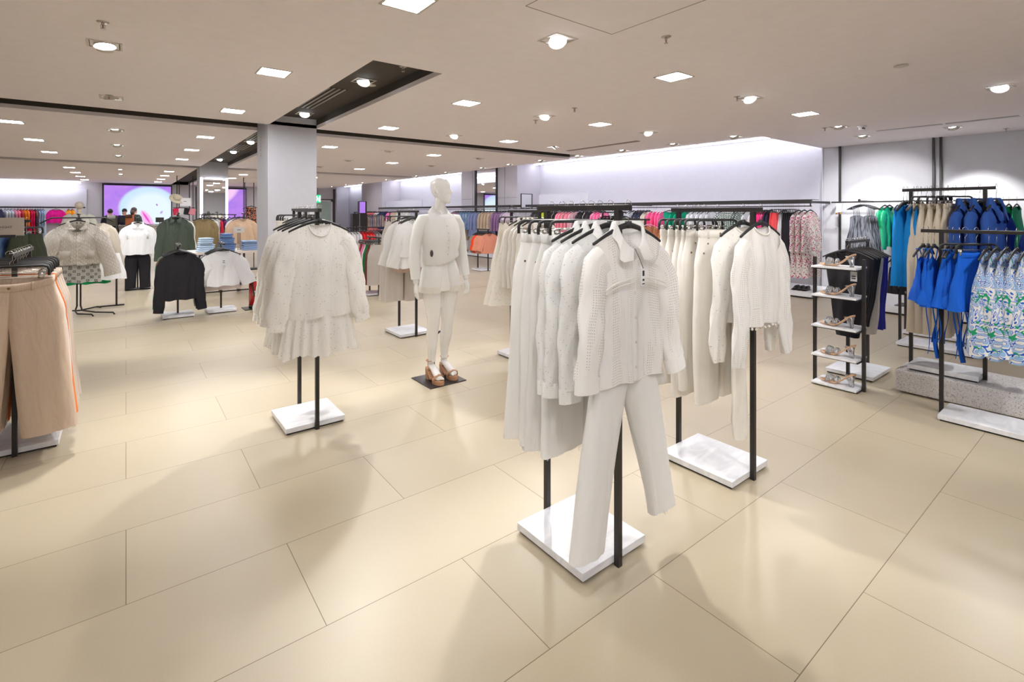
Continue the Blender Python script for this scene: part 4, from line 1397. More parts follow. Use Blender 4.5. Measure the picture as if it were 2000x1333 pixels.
boxes('ticket', [((-.03, -.001, -.05), (.03, .001, .04))], M_TAG, r); boxes('print', [((-.012, -.002, .005), (.012, -.001, .015)), ((-.014, -.002, -.02), (.014, -.001, -.012))], M_INK, r)
cols = [((236, 222, 216), 'blush', 'plain', None), ((60, 48, 60), 'dark plum', 'plain', None), ((180, 165, 205), 'lilac', 'plain', None), ((235, 240, 238), 'green and white checked', 'check', (20, 120, 90)), ((40, 40, 44), 'black', 'plain', None)]
its = [dict(t=8.47 + .06 * i, d=top_design(cloth(c, kd, c2), hem=-.66 - .03 * (i == 0), W=.2, hemw=.24, sl='short', sl_len=.42, spread=.13, r0=.1, r1=.09, lod=1, seed=121 + i), name='tee', cat='t-shirt', desc=n + ' tee behind the white one', yaw=-.1) for i, (c, n, kd, c2) in enumerate(cols)]
fill_rail(lambda t: (1.13, t, 1.0435, 0), its, 'the tee stand', 'its front')

# ---------------------------------------------------------------- fire extinguisher on its stand behind the pillar
r = empty('extinguisher_stand', (1.6, 8.62, 0)); tagp(r, 'black floor stand frame holding the fire extinguisher by the pillar', 'stand')
boxes('base_plate', [((-.17, -.14, 0), (.14, .14, .012))], M_BLACK, r)
boxes('post', [((.08, -.012, .012), (.104, .012, .60))], M_BLACK, r); boxes('arm', [((-.12, -.012, .60), (.104, .012, .625))], M_BLACK, r)
e = empty('fire_extinguisher', (1.58, 8.6, .012)); tagp(e, 'red fire extinguisher with white label and black foot beside the pillar', 'fire extinguisher')
RED = plain('red_enamel', (205, 32, 36), .25, coat=.5)
m = MB(); m.tube([(0, 0, .04), (0, 0, .34), (0, 0, .38), (0, 0, .405), (0, 0, .415)], [.075, .075, .07, .045, .022], 24, True); m.build('cylinder', RED, e)
m = MB(); m.tube([(0, 0, 0), (0, 0, .05)], [.078, .078], 24, True); m.build('foot', M_BLACK, e)
m = MB(); m.tube([(0, 0, .41), (0, 0, .455)], .018, 12, True); m.tube([(0, 0, .455), (.03, -.02, .48), (.06, -.03, .47)], .007, 8); m.tube([(0, 0, .45), (.05, -.03, .445)], .006, 8)
m.build('valve', plain('brass', (150, 120, 60), .35, .9), e)
m = MB(); m.tube([(-.015, -.02, .44), (-.045, -.055, .42), (-.03, -.085, .3), (-.015, -.085, .2)], .009, 8); m.build('hose', M_BLACK, e)
boxes('label', [((-.03, -.079, .2), (.04, -.071, .27))], M_TAG, e); boxes('label_print', [((-.024, -.0797, .245), (.034, -.079, .252)), ((-.024, -.0797, .23), (.02, -.079, .235)), ((-.024, -.0797, .215), (.03, -.079, .22))], M_INK, e)

# ---------------------------------------------------------------- mannequin
def limb(mb, pts, rs, n=16, flat=1.0): mb.tube(pts, rs, n, True, 0, flat)


def hand(mb, base, d, side, scale=1.0, curl=.35, palm_n=(0, -1, 0)):
    """palm, four fingers of different length and a thumb from the palm's side"""
    d = Vector(d).normalized(); nrm = Vector(palm_n); nrm = (nrm - d * nrm.dot(d)).normalized(); s = d.cross(nrm).normalized() * side
    b = Vector(base)
    k = scale
    mb.tube([b, b + d * .03 * k, b + d * .06 * k, b + d * .085 * k], [.022 * k, .034 * k, .039 * k, .034 * k], 14, True, 0, .42, up=s)
    for i, (o_, l, r_) in enumerate(((-.028, .062, .0078), (-.010, .073, .0085), (.010, .078, .0086), (.028, .070, .0083))):
        p0 = b + d * .075 * k + s * o_ * k
        a = curl * (1 + .15 * i)
        p1 = p0 + (d * math.cos(a * .5) + nrm * math.sin(a * .5)) * l * .45 * k
        p2 = p1 + (d * math.cos(a * 1.3) + nrm * math.sin(a * 1.3)) * l * .32 * k
        p3 = p2 + (d * math.cos(a * 2) + nrm * math.sin(a * 2)) * l * .25 * k
        mb.tube([p0, p1, p2, p3], [r_ * 1.1 * k, r_ * k, r_ * .92 * k, r_ * .75 * k], 8)
    t0 = b + d * .02 * k + s * .026 * k
    t1 = t0 + (d * .6 + s * .7 + nrm * .3).normalized() * .032 * k
    t2 = t1 + (d * .85 + s * .3 + nrm * .35).normalized() * .03 * k
    mb.tube([t0, t1, t2], [.013 * k, .0105 * k, .008 * k], 8)


def head(mb, c, yaw=0, k=1.0, ears=True):
    """skull, brow, nose, lips, chin and ears around centre c (between the ears); looks along -y turned by yaw"""
    R = Matrix.Rotation(yaw, 3, 'Z')
    rings = []
    prof = [(-.115, .020, .018, -.060), (-.108, .036, .034, -.048), (-.092, .050, .052, -.032), (-.07, .058, .066, -.018), (-.045, .064, .078, -.006), (-.015, .069, .087, .004), (.015, .0725, .092, .010),
            (.045, .0735, .094, .012), (.07, .069, .088, .014), (.09, .058, .073, .014), (.105, .042, .053, .014), (.114, .020, .025, .014)]
    for z, rx, ry, cy in prof:
        row = []
        for q in range(28):
            a = 2 * PI * q / 28
            x = rx * math.cos(a); y = cy + ry * math.sin(a)
            fr = max(0, -math.sin(a)) ** 3
            # eye sockets
            y += .008 * math.exp(-((abs(x) - .03) / .014) ** 2) * math.exp(-((z - .012) / .014) ** 2) * (fr > 0)
            # cheeks
            y -= .003 * math.exp(-((abs(x) - .035) / .015) ** 2) * math.exp(-((z + .02) / .02) ** 2) * (fr > 0)
            v = R @ Vector((x, y, z)) * k
            row.append(tuple(Vector(c) + v))
        rings.append(row)
    mb.loft(rings, True, True)
    P = lambda x, y, z: tuple(Vector(c) + (R @ Vector((x, y, z))) * k)
    mb.tube([P(0, -.078, .018), P(0, -.092, -.004), P(0, -.104, -.022), P(0, -.088, -.032)], [.006 * k, .009 * k, .0125 * k, .008 * k], 8)
    mb.tube([P(-.024, -.078, -.054), P(-.010, -.087, -.0495), P(0, -.0875, -.052), P(.010, -.087, -.0495), P(.024, -.078, -.054)], [.003 * k, .0062 * k, .0066 * k, .0062 * k, .003 * k], 8)
    mb.tube([P(-.020, -.077, -.060), P(0, -.0865, -.064), P(.020, -.077, -.060)], [.003 * k, .0078 * k, .003 * k], 8)
    mb.sphere(P(0, -.072, -.092), .015 * k, 10, 6)
    if ears:
        for s in (-1, 1):
            mb.tube([P(s * .070, .012, .022), P(s * .081, .022, .018), P(s * .082, .022, -.004), P(s * .072, .010, -.03)], [.006 * k, .011 * k, .010 * k, .005 * k], 8)


def remesh(o, v=.006, it=3):
    md = o.modifiers.new('remesh', 'REMESH'); md.mode = 'VOXEL'; md.voxel_size = v; md.use_smooth_shade = True
    s = o.modifiers.new('smooth', 'SMOOTH'); s.factor = .6; s.iterations = it


MX, MY = 2.23, 3.93
mq = empty('mannequin', (MX, MY, 0), 0)
tagp(mq, 'glossy white full-length mannequin in white shirt, eyelet shorts and tan platform sandals', 'mannequin')
boxes('base_plate', [((-.195, -.18, 0), (.165, .175, .008))], plain('dark_steel', (62, 58, 60), .3, .4), mq)
m = MB(); m.tube([(.01, .13, .008), (.01, .13, .35), (.02, .04, .42)], .009, 10); m.build('support_rod', M_BLACK, mq)
b = MB()
tor = [(.80, .155, .100, .00), (.86, .168, .108, .005), (.93, .165, .104, .005), (1.00, .148, .092, .0), (1.07, .124, .080, -.006), (1.13, .118, .078, -.008), (1.20, .130, .088, -.010), (1.28, .146, .102, -.012), (1.35, .152, .098, -.004),
       (1.41, .158, .082, .004), (1.455, .150, .066, .012), (1.485, .105, .055, .016), (1.51, .060, .050, .014), (1.55, .050, .050, .006), (1.62, .047, .050, -.004)]
b.loft([[(rx * math.cos(2 * PI * k / 28), cy + ry * math.sin(2 * PI * k / 28), z) for k in range(28)] for z, rx, ry, cy in tor], True, True)
for s in (-1, 1): b.sphere((s * .068, -.070, 1.285), (.05, .035, .048), 14, 8)
head(b, (0.01, -.005, 1.695), yaw=.62)
hipx = .085
for s, fx, fy, kx in ((-1, -.075, -.02, -.075), (1, .075, .02, .07)):
    limb(b, [(s * hipx, 0, .88), (s * .088, -.004, .80), (kx * 1.02, -.012, .66), (kx, -.012, .54), (kx, -.004, .48), (kx, .012, .40), (fx * 1.0, fy + .03, .28), (fx, fy + .035, .20), (fx, fy + .03, .165)],
         [.092, .088, .070, .056, .052, .053, .042, .032, .033], 20)
    # foot on a high sole
    b.tube([(fx, fy + .045, .16), (fx, fy + .05, .135), (fx + s * .002, fy, .118), (fx + s * .006, fy - .06, .085), (fx + s * .01, fy - .105, .060), (fx + s * .012, fy - .125, .057)], [.030, .031, .033, .036, .036, .026], 14, True, 0, .8)
    for t in range(5):
        tx = fx + s * .012 + s * (-.028 + t * .0135)
        b.tube([(tx, fy - .105, .058), (tx, fy - .135 + .005 * t, .056), (tx, fy - .150 + .007 * t, .052)], [.0085 if t else .012, .0085 if t else .012, .006 if t else .009], 8)
arms = {-1: [(-.165, .01, 1.43), (-.196, .012, 1.38), (-.225, .02, 1.25), (-.240, .02, 1.13), (-.248, .0, 1.02), (-.252, -.025, .90), (-.252, -.03, .885)], 1: [(.165, .01, 1.43), (.196, .012, 1.38), (.225, .02, 1.25), (.24, .02, 1.13), (.250, .0, 1.02), (.262, -.02, .90), (.264, -.024, .885)]}
for s in (-1, 1):
    limb(b, arms[s], [.048, .050, .043, .038, .036, .026, .025], 16)
    hand(b, arms[s][-1], (s * .05, -.1, -1), s, 1.0, .3, (-s, 0, 0))
M_MANQ = plain('gloss_white_body', (240, 238, 234), .22, coat=.4)
o = b.build('mannequin_body', M_MANQ, mq); remesh(o, .0065, 3)
# sandals
M_TAN = plain('tan_suede', (188, 142, 108), .7)
for s, fx, fy in ((-1, -.075, -.02), (1, .075, .02)):
    fx += s * .008
    sd = empty('sandal', (fx, fy, .008)); sd.parent = mq; sd['label'] = 'tan platform sandal with block heel'
    m = MB()
    out = lambda w_, y0, y1: [(w_ * math.cos(2 * PI * k / 24), lerp(y0, y1, .5) + (y1 - y0) / 2 * math.sin(2 * PI * k / 24)) for k in range(24)]
    m.loft([[(x, y, z) for x, y in out(.046, -.165, -.02)] for z in (0, .034)], True, True)
    m.build('platform', M_TAN, sd, smooth=False, bevel=.003)
    m = MB()
    rows = []
    for t in range(10):
        q = t / 9; y = lerp(-.03, .085, q); z = lerp(.034, .112, sm(0, 1, q)); w_ = lerp(.043, .030, q)
        rows.append([(-w_, y, z), (w_, y, z), (w_, y, z - .012), (-w_, y, z - .012)])
    m.loft(rows, True, True); m.build('insole', M_TAN, sd, smooth=False)
    m = MB(); m.loft([[(wx * cx, .062 + wy * cy, z) for cx, cy in ((-1, -1), (1, -1), (1, 1), (-1, 1))] for z, wx, wy in ((0, .027, .025), (.095, .031, .028))], True, True); m.build('block_heel', M_TAN, sd, smooth=False, bevel=.003)
    m = MB(); m.tube([(-.046, -.10, .036), (-.040, -.105, .066), (0, -.108, .082), (.040, -.105, .066), (.046, -.10, .036)], .014, 10, True, 0, .35, up=(0, 1, 0)); m.build('toe_strap', M_TAN, sd)
    m = MB(); m.tube([(.036 * math.cos(2 * PI * k / 20), .045 + .038 * math.sin(2 * PI * k / 20), .172) for k in range(21)], .005, 8, False); m.tube([(0, .083, .172), (0, .088, .13), (0, .085, .105)], .007, 8); m.build('ankle_strap', M_TAN, sd)
# clothes
CS = cloth((250, 249, 246)); CSH = cloth((246, 242, 232), 'eyelet', scale=2.2)
b = MB()
st = [(1.07, .150, .108, -.01), (1.09, .172, .124, -.012), (1.12, .174, .124, -.012), (1.16, .168, .118, -.012), (1.22, .176, .128, -.020), (1.29, .180, .134, -.022), (1.36, .182, .120, -.008), (1.41, .182, .100, .004), (1.455, .168, .082, .012), (1.483, .125, .070, .016), (1.505, .074, .060, .014)]
rings = []
for z, rx, ry, cy in st:
    rings.append([(rx * math.cos(2 * PI * k / 64), cy + (ry + .004 * math.sin(k * 1.3 + z * 9) * (z < 1.4)) * math.sin(2 * PI * k / 64) , z + (.045 * math.cos(2 * PI * k / 64 - .5) if z < 1.10 else 0) - (.09 * max(0, -math.sin(2 * PI * k / 64)) ** 6 if z > 1.5 else 0)) for k in range(64)])
b.loft(rings); b.build('shirt', CS, mq, smooth=True)
sh = mq.children[-1]
m = MB()
for s in (-1, 1):
    m = MB()
    pts = [Vector(p) for p in arms[s]]
    pts[-1] = pts[-2] * .55 + pts[-3] * .45
    pts = pts[:-1] if False else pts[:5] + [pts[5] * .72 + pts[4] * .28]
    m.tube([pts[0] - Vector((s * .035, 0, -.0))] + pts, [.056, .061, .058, .053, .049, .046, .040], 24, False)
    m.build('sleeve', CS, sh)
    m = MB(); e1 = Vector(arms[s][4]) * .35 + Vector(arms[s][5]) * .65; e2 = Vector(arms[s][4]) * .15 + Vector(arms[s][5]) * .85
    m.tube([e1, e2], [.042, .040], 20, False); m.build('cuff', CS, sh)
m = MB(); rows = [[], [], []]
for k in range(25):
    th = math.radians(lerp(-165, 165, k / 24)); x, y = .062 * math.sin(th), .012 + .056 * math.cos(th)
    f_ = max(0, -math.cos(th))
    rows[0].append((x, y, 1.505 - .05 * f_)); rows[1].append((x * 1.05, y * 1.05, 1.555 - .06 * f_)); rows[2].append((x * 1.75, y * 1.5 - .012 * f_, 1.50 - .10 * f_))
m.loft(rows, False); m.build('collar', CS, sh)
m = MB()
for i in range(5):
    q = MB(); q.sphere((0, (-.126, -.153, -.161, -.148, -.138)[i], 1.38 - i * .062), (.006, .003, .006), 8, 5); q.build('button', plain('pearl_button', (225, 215, 205), .3), sh)
m = MB(); m.loft([[(-.011, yy, z), (-.010, yy - .003, z), (.010, yy - .003, z), (.011, yy, z)] for z, yy in ((1.45, -.082), (1.40, -.112), (1.36, -.131), (1.29, -.158), (1.22, -.150), (1.16, -.133), (1.10, -.132))], False); m.build('placket', CS, sh)
m = MB(); m.sphere((-.15, -.12, 1.145), (.016, .009, .03), 12, 8); t_ = m.build('security_tag', M_SEC, sh); t_['label'] = 'dark oval anti-theft tag'
# shorts: two flared legs from one waist
m = MB()
for s in (-1, 1):
    rings = []
    for z, xo, xi, ry in ((1.10, .128, -.01, .088), (1.05, .15, -.01, .10), (.98, .172, -.008, .115), (.92, .182, -.004, .122), (.88, .186, .006, .122), (.84, .190, .012, .120), (.80, .194, .014, .118)):
        c, r_ = (xo + xi) / 2, (xo - xi) / 2
        rings.append([(s * (c + r_ * math.cos(2 * PI * k / 40)), (ry + .003 * math.sin(k)) * math.sin(2 * PI * k / 40) , z) for k in range(40)])
    m.loft(rings)
o = m.build('shorts', CS, mq)
for s in (-1, 1):
    m = MB(); m.loft([[(s * (.103 + .0925 * math.cos(2 * PI * k / 48)), .1215 * math.sin(2 * PI * k / 48), z) for k in range(48)] for z in (.85, .825, .795)]); m.build('eyelet_hem', CSH, o)
m = MB(); m.loft([[((.13 + e) * math.cos(2 * PI * k / 48), (.09 + e) * math.sin(2 * PI * k / 48), z) for k in range(48)] for z, e in ((1.115, 0), (1.11, .004), (1.085, .006))]); m.build('waistband', cloth((215, 200, 175)), o)
# ---------------------------------------------------------------- shoe tower with clear-heeled mules
st = empty('shoe_display_tower', (4.87, 1.67, 0)); tagp(st, 'narrow black-posted tower of five white shelves holding clear-heeled mules', 'shoe display')
for z in (.012, .255, .508, .772, 1.02):
    boxes('shelf', [((-.13, -.17, z), (.13, .17, z + .016))], M_MARB, st, bevel=.002)
    boxes('shelf_bracket', [((-.1, -.175, z - .012), (.1, .175, z))], M_BLACK, st)
for s in (-1, 1): boxes('post', [((-.0125, s * .187 - .0125, 0), (.0125, s * .187 + .0125, 1.105))], M_BLACK, st, bevel=.001)
M_GLASS, nt_, bs_, o_ = new_mat('clear_acrylic')
bs_.inputs['Base Color'].default_value = (.93, .95, .97, 1); bs_.inputs['Roughness'].default_value = .08
bs_.inputs['Transmission Weight'].default_value = .85; bs_.inputs['IOR'].default_value = 1.4
M_NUDE = plain('nude_leather', (205, 165, 128), .45)


def mule():
    if 'mule' in CACHE: return CACHE['mule']
    m = MB(); rows = []
    for i in range(21):
        t = i / 20; y = lerp(.115, -.115, t)
        z = .008 + .078 * sm(.42, 1.0, t) + .006 * (1 - t) ** 4
        w_ = .036 * math.sin(min(1, (t + .035) * 3.2) * PI / 2) * (1 - .30 * sm(.35, .7, t)) * (1 - .35 * sm(.93, 1.02, t))
        rows.append([(-w_, y, z + .005), (0, y, z + .006), (w_, y, z + .005), (w_, y, z - .006), (0, y, z - .007), (-w_, y, z - .006)])
    m.loft(rows, True, True)
    h = MB(); h.loft([[(wx * cx, -.092 + oy + wy * cy, z) for cx, cy in ((-1, -1), (1, -1), (1, 1), (-1, 1))] for z, wx, wy, oy in ((0, .010, .012, .0), (.02, .011, .013, 0), (.05, .016, .02, .006), (.074, .024, .028, .012))], True, True)
    s = MB(); s.tube([(-.036, .055, .006), (-.034, .05, .03), (-.018, .045, .050), (0, .043, .055), (.018, .045, .050), (.034, .05, .03), (.036, .055, .006)], .020, 10, True, 0, .16, up=(0, 1, 0))
    s2 = MB(); s2.tube([(-.03, .0, .01), (-.028, .0, .032), (0, .0, .052), (.028, .0, .032), (.03, .0, .01)], .012, 8, True, 0, .2, up=(0, 1, 0))
    CACHE['mule'] = [D('sole', m, M_NUDE), D('heel', h, M_GLASS, 'clear sculpted heel'), D('strap', s, M_GLASS, 'clear plastic strap'), D('strap', s2, M_GLASS)]
    return CACHE['mule']


for z, l, dx, ry in ((1.036, 'top', 0, .10), (.788, 'second', .005, .02), (.524, 'middle', -.01, -.05), (.271, 'fourth', .0, .05), (.028, 'bottom', .0, .0)):
    put(mule(), 'mule', (4.83 + dx, 1.665, z), ry, 'nude mule with clear sculpted heel on the %s shelf of the shoe tower' % l, 'shoe').scale = (1.15, 1.15, 1.25)
r = empty('price_tag', (4.99, 1.60, .96)); tagp(r, 'white swing ticket hanging behind the top shelf of the shoe tower', 'price tag')
boxes('ticket', [((-.001, -.03, -.06), (.001, .02, .06))], M_TAG, r); boxes('print', [((-.0018, -.02, -.02), (-.001, .01, -.012)), ((-.0018, -.02, -.04), (-.001, .01, -.03))], M_INK, r)

# ---------------------------------------------------------------- rack of black tops behind the tower
rack_x('garment_rack', 5.19, 5.67, 1.70, 1.23, 'low black rack on a white slab behind the shoe tower, with black tops', over=.03)
G = lambda c, s_, **k: top_design(cloth(c, *k.pop('kd', ())), seed=s_, **k)
db = G((42, 40, 44), 200, hem=-.80, W=.18, hemw=.09, dep=.05, sl='none', nf=.08, amp=.012, neckw=.09)
dbf = G((42, 40, 44), 201, hem=-.86, W=.18, hemw=.085, dep=.05, sl='none', nf=.08, amp=.014, neckw=.09)
dg = G((214, 208, 202), 202, hem=-.88, W=.18, hemw=.12, dep=.05, sl='none', nf=.08, amp=.014, neckw=.09, tag=(.1, -.45))
dn = G((46, 52, 150), 203, hem=-.84, W=.18, hemw=.15, dep=.05, sl='none', nf=.08, amp=.014, neckw=.09, tag=(.1, -.42))
its = [dict(t=t, d=(dbf if i == 0 else db), name='sleeveless_top', cat='top', desc='black sleeveless bodysuit', yaw=.05 * (i % 3)) for i, t in enumerate((5.16, 5.25, 5.31, 5.37, 5.43))]
its += [dict(t=5.50, d=dg, name='sleeveless_top', cat='top', desc='light grey sleeveless top', yaw=0), dict(t=5.57, d=dn, name='sleeveless_top', cat='top', desc='royal blue sleeveless top', yaw=.05), dict(t=5.64, d=dn, name='sleeveless_top', cat='top', desc='royal blue sleeveless top', yaw=0)]
fill_rail(lambda t: (t, 1.70, 1.2435, -PI / 2), its, 'the black bodysuit rack', 'the tower end', 0)

# ---------------------------------------------------------------- blue rack in front
rack_y('garment_rack', 4.795, .15, .955, 1.36, 'black rack on a long white marble slab, with strappy blue tops and paisley dresses', half=.175, rail_over=.12)
BL = cloth((24, 96, 205)); BL2 = cloth((20, 84, 190)); PAI = cloth((240, 240, 236), 'paisley', (45, 105, 205), (40, 160, 110), scale=.8)
dc = [cami_design(BL if i else BL2, hem=-.50 - .02 * i, w0=.12, w1=.15, drop=.10, dep=.045, seed=210 + i, amp=.018, ties=[(-.1, -.42, -.88 + .05 * i, .032), (.06, -.42, -.82, .026)] + ([(-.02, -.45, -.92, .045)] if i == 1 else [])) for i in range(3)]
dsk_ = [skirt_design(BL, bot=-.54, w0=.15, w1=.22, dep=.06, seed=214 + i, amp=.014, freq=22) for i in range(2)]
dp = [top_design(PAI, hem=-.80, W=.17, hemw=.27, dep=.075, sl='none', amp=.026, freq=20, seed=218 + i, neckw=.07, nf=.12, hemwave=.03) for i in range(2)]
its = []
for i, t in enumerate((1.075, 1.045, 1.01, .93, .90, .865)):
    its.append(dict(t=t, d=dc[i % 3], name='camisole', cat='top', desc='bright blue tied top', yaw=-.06 + .1 * (i % 2), ext=.04))
for i, t in enumerate((.835, .775)):
    its.append(dict(t=t, d=dsk_[i % 2], name='skirt', cat='skirt', desc='bright blue mini skirt', h='clip', yaw=-.75 + .25 * i, ext=.03))
for i, t in enumerate((.71, .67, .62, .57, .52)):
    its.append(dict(t=t, d=dp[i % 2], name='dress', cat='dress', desc='blue green paisley dress', yaw=-.1, ext=.04))
fill_rail(lambda t: (4.795, t, 1.3735, 0), its, 'the nearer blue rack', 'the far end', 0)
# speckled concrete block and the rack on it
m = MB(); m.box((5.09, -.9, .012), (5.60, 1.33, .188))
o = m.build('display_plinth', terrazzo(), smooth=False, bevel=.012); tagp(o, 'long low speckled grey concrete block under the farther blue rack', 'plinth')
rk = rack_y('garment_rack', 5.31, .82, 1.26, 1.69, 'tall black rack standing on the speckled grey block with blue jackets', base_z=.189, half=.16, rail_over=.06, th=.05)
CE = cloth((10, 122, 190)); JB = cloth((38, 78, 160), 'quilt') if False else cloth((36, 76, 165)); CR = cloth((214, 202, 182))
de = G((10, 118, 188), 220, hem=-.80, W=.18, hemw=.17, dep=.06, sl='none', amp=.010, nf=.1)
dtr = trouser_design(CR, length=1.05, wh=.15, hipw=.19, hem_c=.11, hem_r=.10, dep=.045, seed=222, rivets=False, raw=False)
dj_ = G((40, 74, 142), 224, hem=-.85, W=.20, hemw=.22, dep=.06, sl_len=.66, spread=.03, r0=.07, r1=.06, amp=.012, freq=14, col=(.05, .05, .03), neckw=.09, nf=.12, flat=.6)
dl = skirt_design(cloth((196, 184, 178), 'lace'), bot=-.5, w0=.15, w1=.19, seed=225)
its = [dict(t=t, d=de, name='dress', cat='dress', desc='cerulean blue sleeveless dress', yaw=-.1 * (i % 2), ext=.03) for i, t in enumerate((1.325, 1.30, 1.255, 1.23, 1.205))]
its += [dict(t=t, d=dtr, name='trousers', cat='trousers', desc='cream trousers', h='clip', yaw=-.35 + .1 * i) for i, t in enumerate((1.17, 1.14, 1.10, 1.06, 1.03))]
its += [dict(t=.99, d=dl, name='skirt', cat='skirt', desc='taupe lace skirt', h='clip', yaw=-.5)]
its += [dict(t=t, d=dj_, name='jacket', cat='jacket', desc='cobalt blue textured jacket', yaw=-.12, ext=.03) for t in (.925, .84, .745)]
fill_rail(lambda t: (5.31, t, 1.7035, 0), its, 'the farther blue rack', 'the far end', 0)
# a blue coat on the photo edge, continuing beyond it
rack_y('garment_rack', 5.35, .05, .5, 1.69, 'tall black rack on the speckled block, mostly beyond the photo edge', base_z=.189, half=.16, rail_over=.04, th=.02)
its = [dict(t=t, d=G((34, 70, 160), 226, hem=-1.10, W=.22, hemw=.28, dep=.09, sl_len=.66, amp=.02, lod=1), name='coat', cat='coat', desc='long cobalt blue coat', yaw=-.1) for t in (.52, .44, .36)]
fill_rail(lambda t: (5.35, t, 1.7035, 0), its, 'the edge rack', 'the far end')
# ---------------------------------------------------------------- low racks behind the blue racks
rack_y('garment_rack', 7.05, 1.12, 1.78, 1.06, 'low black rack on white slab with black tagged tops behind the blue racks', rail_over=.03)
rack_y('garment_rack', 7.75, 1.2, 1.9, 1.10, 'low black rack farther back with cream tops, near the shoe platform', rail_over=.03)
bk = cami_design(C_BLACK, hem=-.50, w0=.15, w1=.17, drop=.12, dep=.05, seed=230, lod=1, amp=.012)
its = [dict(t=t, d=bk, name='camisole', cat='top', desc='black strappy top', yaw=-.3) for t in (1.81, 1.75, 1.69, 1.63, 1.57, 1.5)]
fill_rail(lambda t: (7.05, t, 1.0735, 0), its, 'the black tops rack', 'the tower end')
for i, (t, z) in enumerate(((1.81, .66), (1.75, .60), (1.69, .58), (1.63, .63), (1.57, .57))):
    m = MB(); m.sphere((0, 0, 0), (.03, .012, .018), 10, 6)
    o = m.build('security_tag', plain('grey_tag', (96, 92, 92), .35), loc=(6.90, t - .05, z), rot=(0, .5, .3)); tagp(o, 'grey oval anti-theft tag on the %s black strappy top' % ORD[i], 'security tag', 'tags on the black tops')
its = [dict(t=t, d=G((226, 212, 170), 232, hem=-.55, W=.15, hemw=.19, sl='none', amp=.02, lod=1), name='sleeveless_top', cat='top', desc='cream sleeveless top', yaw=-.3) for t in (1.9, 1.82, 1.74, 1.66, 1.58)]
fill_rail(lambda t: (7.75, t, 1.1135, 0), its, 'the cream tops rack', 'the tower end')

# ---------------------------------------------------------------- right wall: uprights, rail, garments, shoe platform
for y, l in ((3.50, 'nearest the recess corner'), (2.17, 'first of the close pair'), (2.08, 'second of the close pair'), (.3, 'beyond the photo edge')):
    o = boxes('wall_upright', [((XW - .05, y - .015, 0.12), (XW - .012, y + .015, HC))], M_BLACK); tagp(o, 'tall black wall upright %s on the right wall' % l, 'wall upright')
o = boxes('wall_rail', [((9.90, -1.0, 1.665), (9.925, 3.50, 1.69)), ((9.9, 3.485, 1.665), (XW - .03, 3.51, 1.69)), ((9.9, 2.16, 1.665), (XW - .03, 2.18, 1.69)), ((9.9, .29, 1.665), (XW - .03, .31, 1.69))], M_BLACK)
tagp(o, 'long thin black hanging rail on the right wall', 'clothes rail')
WR = lambda t: (9.9125, t, 1.7035 - .001, 0)
its = [dict(t=t, d=G((30, 170, 122), 240, hem=-.76, W=.2, hemw=.2, dep=.06, sl='short', sl_len=.6, r0=.09, r1=.08, gather=.4, lod=1, amp=.02, kd=('satin',)), name='blouse', cat='blouse', desc='emerald green satin blouse', yaw=-.15) for t in (2.72, 2.66)]
its += [dict(t=t, d=G((10, 118, 188), 241, hem=-1.0, W=.18, hemw=.2, sl='none', lod=1), name='dress', cat='dress', desc='cerulean blue dress', yaw=0) for t in (2.55, 2.48)]
its += [dict(t=t, d=G((238, 238, 238), 242, hem=-.8, W=.2, hemw=.22, sl_len=.5, lod=1), name='blouse', cat='blouse', desc='white blouse', yaw=-.1) for t in (1.95, 1.88, 1.81, 1.58, 1.50, 1.44)]
its += [dict(t=t, d=G((14, 128, 92), 243, hem=-.95, W=.2, hemw=.24, sl='none', lod=1), name='dress', cat='dress', desc='dark green dress', yaw=-.1) for t in (1.32, 1.26, 1.18)]
fill_rail(WR, its, 'the right wall rail', 'the corner end')
o = boxes('wall_hanging_rail', [((9.25, 2.87, 1.67), (9.9, 2.89, 1.69)), ((9.24, 2.865, 1.665), (9.26, 2.895, 1.71))], M_BLACK); tagp(o, 'short black front-facing arm with striped slip dresses', 'clothes arm')
SQ = cloth((40, 42, 48), 'satin', (120, 126, 138))
its = [dict(t=9.30 + .07 * i, d=cami_design(SQ, hem=-.98, w0=.15, w1=.24, drop=.2, dep=.06, amp=.028, freq=40, seed=244 + i, lod=1), name='slip_dress', cat='dress', desc='shiny striped slip dress', yaw=.06 * (i - 2)) for i in range(5)]
fill_rail(lambda t: (t, 2.88, 1.7035, -PI / 2), its, 'the corner wall arm', 'the front')
r = empty('earring_card', (9.86, 3.38, 1.60)); tagp(r, 'clear hanging pack with gold earrings at the end of the right wall rail', 'earrings')
boxes('card', [((-.001, -.04, -.1), (.001, .04, .06))], plain('pack', (225, 225, 228), .3), r)
for s in (-1, 1):
    m = MB(); m.sphere((-.01, s * .03, -.12), .014, 10, 6); m.build('earring', plain('gold', (220, 150, 50), .3, .9), r)
pf = boxes('shoe_platform', [((8.88, -1.2, .03), (XW - .03, 3.08, .12))], M_WHITE, bevel=.003); tagp(pf, 'long low white shoe platform along the right wall', 'platform')
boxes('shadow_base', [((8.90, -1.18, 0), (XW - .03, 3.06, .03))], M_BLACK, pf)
o = boxes('riser', [((9.35, 1.9, .121), (9.95, 2.9, .33))], M_WHITE); tagp(o, 'white box riser standing on the platform along the right wall', 'riser')
for y, l in ((2.15, 'nearer the corner'), (1.35, 'farther from the corner')):
    o = boxes('display_mat', [((8.97, y - .2, .121), (9.32, y + .2, .127))], M_BLACK); tagp(o, 'flat black mat on the wall platform, %s' % l, 'mat')
